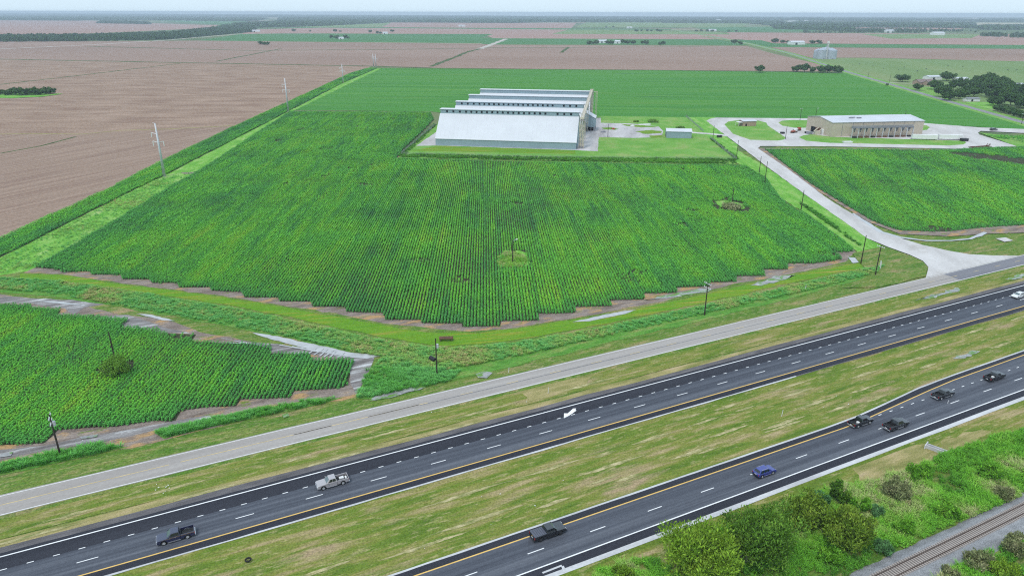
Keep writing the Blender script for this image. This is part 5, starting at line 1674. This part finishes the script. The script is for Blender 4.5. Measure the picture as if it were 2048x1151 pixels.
# grain bins
for px, py, r_, h_, lab in [(1632, 114, 8, 15, 'leftmost galvanised grain bin'), (1641, 115, 10, 17, 'second galvanised grain bin from the left'), (1658, 115, 11, 16, 'large galvanised grain bin right of the leg'), (1648, 113, 8, 18, 'galvanised grain bin at the back of the group')]:
    t = thing('grain_bin', (*P(px, py), 0), 0, lab, 'grain bin')
    m = MB(); m.tube((0, 0, 0), (0, 0, h_), r_, r_, 24); m.build('wall', M['bin_steel'], t, smooth=False)
    m = MB(); m.tube((0, 0, h_), (0, 0, h_ + r_ * .45), r_ + .3, .6, 24); m.build('roof', M['bin_steel'], t)
    m = MB(); m.box(-1, 1, -r_ - .3, -r_ + .2, 0, 2.4); m.build('door', M['steel_grey'], t)
t = thing('grain_elevator', (*P(1649.5, 115.5), 0), 0, 'tall pale elevator leg between the grain bins', 'elevator')
gh = height_at(P(1649.5, 115.5), 84)
m = MB(); lattice(m, 0, 0, 3, 0, gh, 5, .4); m.build('frame', M['steel_pole'], t)
m = MB(); m.box(-.8, .8, -.8, .8, 0, gh + 1); m.build('elevator_leg', M['white_metal'], t)
m = MB(); m.box(-1.6, 1.6, -1.4, 1.4, gh + 1, gh + 4); m.build('head_box', M['white_metal'], t)

# cattle in the pasture
cow = None
for k in range(16):
    px, py = 1700 + k * 22 + rm.uniform(-8, 8), rm.uniform(126, 150)
    if cow is None:
        cow = MB()
        cow.tube((-.9, 0, 1.05), (.7, 0, 1.1), .42, .38, 8); cow.tube((.7, 0, 1.2), (1.25, 0, 1.45), .26, .2, 6); cow.tube((1.15, 0, 1.45), (1.6, 0, 1.2), .19, .12, 6)
        for x in (-.75, .55):
            for y in (-.22, .22): cow.tube((x, y, 0), (x, y, 1.0), .07, .12, 5)
        cow = cow.mesh('cow', True); cow.materials.append(M['black_metal'])
    o = bpy.data.objects.new('cow', cow); C.objects.link(o)
    b = P(px, py); o.location = (b[0], b[1], .5); o.rotation_euler = (0, 0, rm.uniform(0, 6.28))
    tag(o, ORD[k] + ' dark cow from the left in the pasture behind the county road', 'cow', 'cattle in the pasture')

# ------------------------------------------------------------------ roadside things
t = thing('roadside_sign', (*P(1759, 534), ZV - .05), HANG + math.radians(40), 'small white sign with a blue band beside the pole by the junction', 'sign')
for x in (-1.4, 1.4):
    m = MB(); m.box(x - .08, x + .08, -.08, .08, 0, 2.2); m.build('post', M['white_metal'], t)
m = MB(); m.box(-1.6, 1.6, -.13, -.085, .8, 2.3); pn = m.build('panel', M['white_metal'], t)
m = MB(); m.box(-1.45, 1.45, -.15, -.132, 1.15, 1.65); m.build('blue_band', M['sign_blue'], pn)
for px, py, h_, lab in [(1564, 832, 1.5, 'white marker post in the median'), (1097, 788, 1.4, 'white marker post between frontage road and highway'), (1018, 747, 1.3, 'white marker post on the verge near the grey puddle'), (1610, 578, 1.5, 'leaning white post on the ditch bank at right'), (1895, 806, .9, 'white peg on the median edge at the turning lane')]:
    t = thing('marker_post', (*P(px, py), ZV - .05), .3, lab, 'post')
    m = MB(); m.tube((0, 0, -.1), (.12, 0, h_), .07, .06, 8); m.build('shaft', M['porcelain'], t)
    m = MB(); m.tube((.10, 0, h_ * .82), (.112, 0, h_ * .92), .085, .085, 8); m.build('reflector', M['steel_pole'], t)
# concrete culvert end
t = thing('culvert', (*P(1874, 899), ZV - .05), HANG + math.radians(-70), 'concrete drain culvert end with a dark opening below the highway', 'culvert')
m = MB(); m.box(-1.9, 1.9, -.5, -.3, -.2, .55); m.build('wing_wall', M['concrete'], t)
m = MB(); m.box(-1.9, 1.9, .3, .5, -.2, .55); m.build('wing_wall', M['concrete'], t)
m = MB(); m.box(-2.1, -1.9, -1.0, 1.0, -.2, .7); m.build('head_wall', M['concrete'], t)
m = MB(); m.box(-1.88, 1.88, -.3, .3, -.1, .12); m.build('channel', M['hole'], t)
t = thing('culvert', (*P(868, 724), ZV - .05), .4, 'black culvert pipe end above the small grey puddle', 'culvert')
m = MB(); m.tube((-.6, .8, .55), (.1, -1.2, .5), .6, .6, 12, caps=False); m.build('pipe', M['black_metal'], t)
m = MB(); m.tube((-.1, -.5, .53), (.1, -1.15, .5), .5, .5, 12); m.build('opening', M['hole'], t)
t = thing('timber_crossing', (*P(893, 683), ZV - .05), .05, 'brown timber planks over the ditch behind the centre pole', 'crossing')
for k in range(5):
    m = MB(); m.box(-1.9, 1.9, -.6 + k * .3, -.34 + k * .3, .5, .75); m.build('plank', M['rust'], t)
for x in (-1.5, 1.5):
    m = MB(); m.box(x - .15, x + .15, -.6, .9, 0, .5); m.build('beam', M['bark'], t)
# tyre lost in the median
bm = bmesh.new()
vs = []
for i in range(20):
    a = 2 * math.pi * i / 20
    vs.append([bm.verts.new((math.cos(a) * (.42 + .14 * math.cos(b)), math.sin(a) * (.42 + .14 * math.cos(b)), .13 + .12 * math.sin(b))) for b in np.linspace(0, 2 * math.pi, 8, endpoint=False)])
for i in range(20):
    for j in range(8):
        bm.faces.new((vs[i][j], vs[(i + 1) % 20][j], vs[(i + 1) % 20][(j + 1) % 8], vs[i][(j + 1) % 8]))
me = bpy.data.meshes.new('tyre'); bm.to_mesh(me); bm.free()
o = link('tyre', me, M['tyre']); o.location = (*P(500, 1127), ZV); o.scale = (1.0, 1.0, 1.2)
tag(o, 'black tyre lying in the median grass at the bottom left', 'tyre')
# litter
lt = MB(); rl = random.Random(8)
for (cx_, cy_, sp, n) in [(325, 980, 26, 10), (960, 780, 150, 4), (1120, 1000, 200, 7), (1640, 790, 120, 6), (880, 1110, 60, 5), (280, 870, 150, 3), (1460, 640, 150, 3)]:
    for k in range(n):
        q = P(cx_ + rl.gauss(0, sp * .5), cy_ + rl.gauss(0, sp * .2)); a = rl.uniform(0, 3.14); s = rl.uniform(.05, .13)
        u = np.array([math.cos(a), math.sin(a)]) * s; v = np.array([-u[1], u[0]]) * .6
        lt.add([(*(q - u - v), .52), (*(q + u - v), .52 + s * .3), (*(q + u + v), .52 + s * .4), (*(q - u + v), .52 + s * .1)], [(0, 1, 2, 3)])
tag(lt.build('litter', M['litter']), 'scraps of white litter strewn over the verges', 'litter', kind='stuff')


# ------------------------------------------------------------------ vehicles
def arc(cx, cz, r, a0, a1, n=8):
    return [(cx + r * math.cos(a0 + (a1 - a0) * i / n), cz + r * math.sin(a0 + (a1 - a0) * i / n)) for i in range(n + 1)]


def wheel(t, x, y, r, rim):
    s = 1 if y > 0 else -1
    w = thing('wheel', (x, y, r)); w.parent = t
    m = MB(); m.tube((0, -.13, 0), (0, .13, 0), r, r, 18); m.build('tyre', M['tyre'], w, bevel=.03)
    m = MB(); m.tube((0, s * .10, 0), (0, s * .145, 0), r * .66, r * .6, 14); m.build('rim', rim, w)


def panel(name, mat, t, c, u0, u1, v0, v1, off):
    """pane on the face with corners c = [bottom a, bottom b, top b, top a]"""
    def pt(u, v): return Vector(lerp3(lerp3(c[0], c[1], u), lerp3(c[3], c[2], u), v))
    q = [pt(u0, v0), pt(u1, v0), pt(u1, v1), pt(u0, v1)]
    n = (q[1] - q[0]).cross(q[3] - q[0]).normalized()
    m = MB(); m.hexa([x - n * .02 for x in q] + [x + n * off for x in q])
    return m.build(name, mat, t)


def cab(t, x0, x1, xr0, xr1, zb, zr, yb, yr, paint, panes, body_name='cab'):
    """greenhouse: x0 rear..x1 front at the belt, xr0..xr1 at the roof"""
    q = [(x0, -yb, zb), (x1, -yb, zb), (x1, yb, zb), (x0, yb, zb), (xr0, -yr, zr), (xr1, -yr, zr), (xr1, yr, zr), (xr0, yr, zr)]
    m = MB(); m.hexa(q); c = m.build(body_name, paint, t, bevel=.07)
    B = q
    panel('windshield', M['windshield'], t, [B[1], B[2], B[6], B[5]], .06, .94, .10, .90, .012)
    panel('rear_window', M['glass'], t, [B[3], B[0], B[4], B[7]], .08, .92, .16, .86, .012)
    for (u0, u1) in panes:
        panel('side_window', M['glass'], t, [B[0], B[1], B[5], B[4]], u0, u1, .10, .86, .012)
        panel('side_window', M['glass'], t, [B[2], B[3], B[7], B[6]], 1 - u1, 1 - u0, .10, .86, .012)


def pickup(loc, ang, paint, label, bed='open', rim=None, chrome=True, scale=1.0):
    """local x forward; length 5.9 m"""
    t = thing('pickup_truck', (loc[0], loc[1], ZR + .01), ang, label, 'pickup truck')
    rim = rim or M['rim']
    L, hw = 2.95, .99
    fx, rx, wr = 1.88, -1.78, .40
    # front half: bonnet and doors
    prof = [(-.72, .42)] + [(fx - .52, .42)] + arc(fx, .42, .52, math.pi, 0, 8)[1:-1] + [(fx + .52, .42), (L - .06, .46), (L, .70), (L - .02, .98), (L - .22, 1.08), (1.22, 1.18), (1.10, 1.22), (-.72, 1.22)]
    m = MB(); m.prism_y(prof, -hw, hw); m.build('body', paint, t, bevel=.05)
    cab(t, -.74, 1.34, -.55, .62, 1.19, 1.84, .93, .76, paint, [(.10, .44), (.48, .80)])
    # load bed
    bp = [(-.76, .44), (-.76, 1.22), (-L + .04, 1.22), (-L + .04, .52), (rx - .50, .44)] + arc(rx, .44, .50, math.pi, 0, 8)[1:-1] + [(rx + .50, .44)]
    for y0, y1 in ((-hw, -hw + .12), (hw - .12, hw)):
        m = MB(); m.prism_y(bp[::-1], y0, y1); m.build('bed_side', paint, t, bevel=.03)
    m = MB(); m.box(-L + .06, -.74, -hw + .12, hw - .12, .66, .74); m.build('bed_floor', M['black_metal'], t)
    m = MB(); m.box(-.84, -.76, -hw + .12, hw - .12, .74, 1.2); m.build('bed_front', M['black_metal'], t)
    m = MB(); m.box(-L, -L + .09, -hw + .03, hw - .03, .56, 1.215); tg = m.build('tailgate', paint, t, bevel=.02)
    m = MB(); m.box(-L - .015, -L, -.24, .24, .64, .76); m.build('licence_plate', M['porcelain'], tg)
    if bed == 'cover':
        m = MB(); m.box(-L + .05, -.72, -hw + .06, hw - .06, 1.215, 1.25); cv_ = m.build('bed_cover', M['cover'], t)
        for k in range(1, 6):
            x = -L + .1 + k * .36
            m = MB(); m.box(x - .02, x + .02, -hw + .08, hw - .08, 1.25, 1.262); m.build('rib', M['black_metal'], cv_)
    elif bed == 'load':
        m = MB(); m.box(-2.2, -1.3, -.45, .2, .74, 1.08); m.build('cargo', M['porcelain'], t, bevel=.12)
        m = MB(); m.box(-2.7, -2.35, -.2, .45, .74, 1.15); m.build('cargo', M['white_metal'], t, bevel=.12)
    elif bed == 'box':
        m = MB(); m.box(-1.5, -.95, -.6, .0, .74, 1.1); m.build('cargo', M['white_metal'], t, bevel=.06)
    ch = M['chrome'] if chrome else M['black_metal']
    m = MB(); m.box(L - .03, L + .10, -.95, .95, .42, .66); m.build('front_bumper', ch, t, bevel=.05)
    m = MB(); m.box(-L - .14, -L + .02, -.95, .95, .40, .58); m.build('rear_bumper', ch, t, bevel=.04)
    m = MB(); m.box(L - .02, L + .035, -.55, .55, .70, .98); m.build('grille', M['black_metal'] if not chrome else M['steel_grey'], t)
    for s in (-1, 1):
        m = MB(); m.box(L - .12, L + .02, s * .77 - .18, s * .77 + .18, .76, .98); m.build('headlight', M['clear_lens'], t, bevel=.03)
        m = MB(); m.box(-L - .02, -L + .08, s * .90 - .085, s * .90 + .085, .78, 1.16); m.build('tail_light', M['red_lens'], t)
        m = MB(); m.box(.98, 1.12, s * 1.12 - .12, s * 1.12 + .12, 1.24, 1.45); m.build('side_mirror', paint, t, bevel=.04)
        m = MB(); m.box(-.7, 1.3, s * .98 - .08, s * .98 + .08, .34, .42); m.build('running_board', ch, t)
        for x in (.05, .95):
            m = MB(); m.box(x - .10, x + .10, s * .995 - .018, s * .995 + .018, 1.02, 1.07); m.build('door_handle', ch, t)
        wheel(t, fx, s * .86, wr, rim); wheel(t, rx, s * .86, wr, rim)
    m = MB(); m.box(-2.7, 2.7, -.7, .7, .28, .62); m.build('chassis', M['black_metal'], t)
    t.scale = (scale, scale, scale)
    return t


def suv(loc, ang, paint, label, name='suv', scale=1.0):
    t = thing(name, (loc[0], loc[1], ZR + .01), ang, label, 'car')
    L, hw = 2.3, .93
    fx, rx, wr = 1.42, -1.36, .35
    prof = [(-L + .05, .42), (rx - .44, .36)] + arc(rx, .36, .44, math.pi, 0, 8)[1:-1] + [(rx + .44, .36), (fx - .44, .36)] + arc(fx, .36, .44, math.pi, 0, 8)[1:-1] + [(fx + .44, .36), (L - .04, .42), (L, .62), (L - .08, .84), (L - .35, .95), (1.05, 1.06), (-L + .10, 1.08), (-L, .85)]
    m = MB(); m.prism_y(prof, -hw, hw); m.build('body', paint, t, bevel=.06)
    cab(t, -L + .12, 1.12, -L + .62, .30, 1.05, 1.62, .88, .66, paint, [(.12, .38), (.42, .66), (.69, .86)], 'roof')
    for s in (-1, 1):
        m = MB(); m.box(L - .2, L - .02, s * .68 - .17, s * .68 + .17, .66, .82); m.build('headlight', M['clear_lens'], t, bevel=.03)
        m = MB(); m.box(-L - .01, -L + .1, s * .78 - .1, s * .78 + .1, .78, 1.0); m.build('tail_light', M['red_lens'], t)
        m = MB(); m.box(.75, .9, s * 1.03 - .1, s * 1.03 + .1, 1.06, 1.22); m.build('side_mirror', paint, t, bevel=.04)
        m = MB(); m.box(-.9, .95, s * .93 - .03, s * .93 + .03, .34, .42); m.build('sill_trim', M['chrome'], t)
        m = MB(); m.box(-1.4, .2, s * .62 - .025, s * .62 + .025, 1.63, 1.67); m.build('roof_rail', M['chrome'], t)
        wheel(t, fx, s * .80, wr, M['rim']); wheel(t, rx, s * .80, wr, M['rim'])
    m = MB(); m.box(-L - .02, -L + .03, -.24, .24, .72, .84); m.build('licence_plate', M['porcelain'], t)
    m = MB(); m.box(-L - .06, -L + .1, -.88, .88, .36, .56); m.build('rear_bumper', M['black_metal'], t, bevel=.04)
    m = MB(); m.box(L - .06, L + .03, -.86, .86, .34, .52); m.build('front_bumper', M['black_metal'], t, bevel=.04)
    m = MB(); m.box(-2.1, 2.1, -.7, .7, .22, .5); m.build('chassis', M['black_metal'], t)
    t.scale = (scale,) * 3
    return t


M['cover'] = flat('bed_cover_vinyl', (.085, .09, .12, 1), .4, 0, .5, .1)
PAINT = dict(silver=car_paint('taupe_paint', (.40, .365, .375, 1), .2), navy=car_paint('navy_paint', (.014, .016, .055, 1), .0),
             black=car_paint('black_paint', (.006, .006, .008, 1), .0), blue=car_paint('blue_paint', (.012, .024, .24, 1), .1), white=car_paint('white_paint_car', (.7, .7, .7, 1), .0))
WEST, EAST = HANG + math.pi, HANG
dark_rim = flat('dark_rim', (.05, .05, .055, 1), .4, .4)
pickup(SN(17.6, 2.05), WEST, PAINT['silver'], 'taupe pickup truck with white cargo in its bed', 'load')
pickup(SN(-9.6, -.95), WEST, PAINT['navy'], 'navy blue pickup truck with an empty bed at the bottom left', 'open')
pickup(SN(47.6, -27.9), EAST, PAINT['black'], 'black pickup truck with a ribbed bed cover', 'cover', dark_rim, False, 1.04)
suv(SN(93.6, -31.4), EAST, PAINT['blue'], 'bright blue compact suv on the near carriageway')
pickup(SN(125.6, -27.3), EAST, PAINT['black'], 'black pickup truck in the left lane beside another, white item in bed', 'box', None, True)
pickup(SN(131.4, -31.5), EAST, PAINT['black'], 'black pickup truck in the right lane with an empty bed', 'open', dark_rim, True, 1.05)
pickup(SN(153.0, -27.6), EAST, PAINT['black'], 'black pickup truck ahead of the side-by-side pair', 'open', None, True)
pickup(SN(172.6, -27.6), EAST, PAINT['black'], 'foremost black pickup truck of the line, white box in bed', 'box', dark_rim, False)
suv(SN(233.2, 1.6), WEST, PAINT['white'], 'white car entering at the right edge of the far carriageway', 'car')
c_ = P(1985, 257.5)
suv(c_, GANG + .1, PAINT['black'], 'black car on the drive at the far right', 'car', 1.25).location.z = ZV

# ------------------------------------------------------------------ air
hz = MB(); hz.box(-21000, 21000, -1500, 20500, -1.0, 88.0)
hm = bpy.data.materials.new('haze'); hm.use_nodes = True
nt = hm.node_tree; nt.nodes.clear()
pv = nt.nodes.new('ShaderNodeVolumePrincipled')
pv.inputs['Color'].default_value = (.74, .87, 1.0, 1)
pv.inputs['Density'].default_value = .000102
pv.inputs['Anisotropy'].default_value = 0.0
out = nt.nodes.new('ShaderNodeOutputMaterial')
nt.links.new(pv.outputs[0], out.inputs['Volume'])
tag(hz.build('haze', hm), 'thin pale haze over the whole plain', 'haze', kind='stuff')
print('PLANTS', cnt)
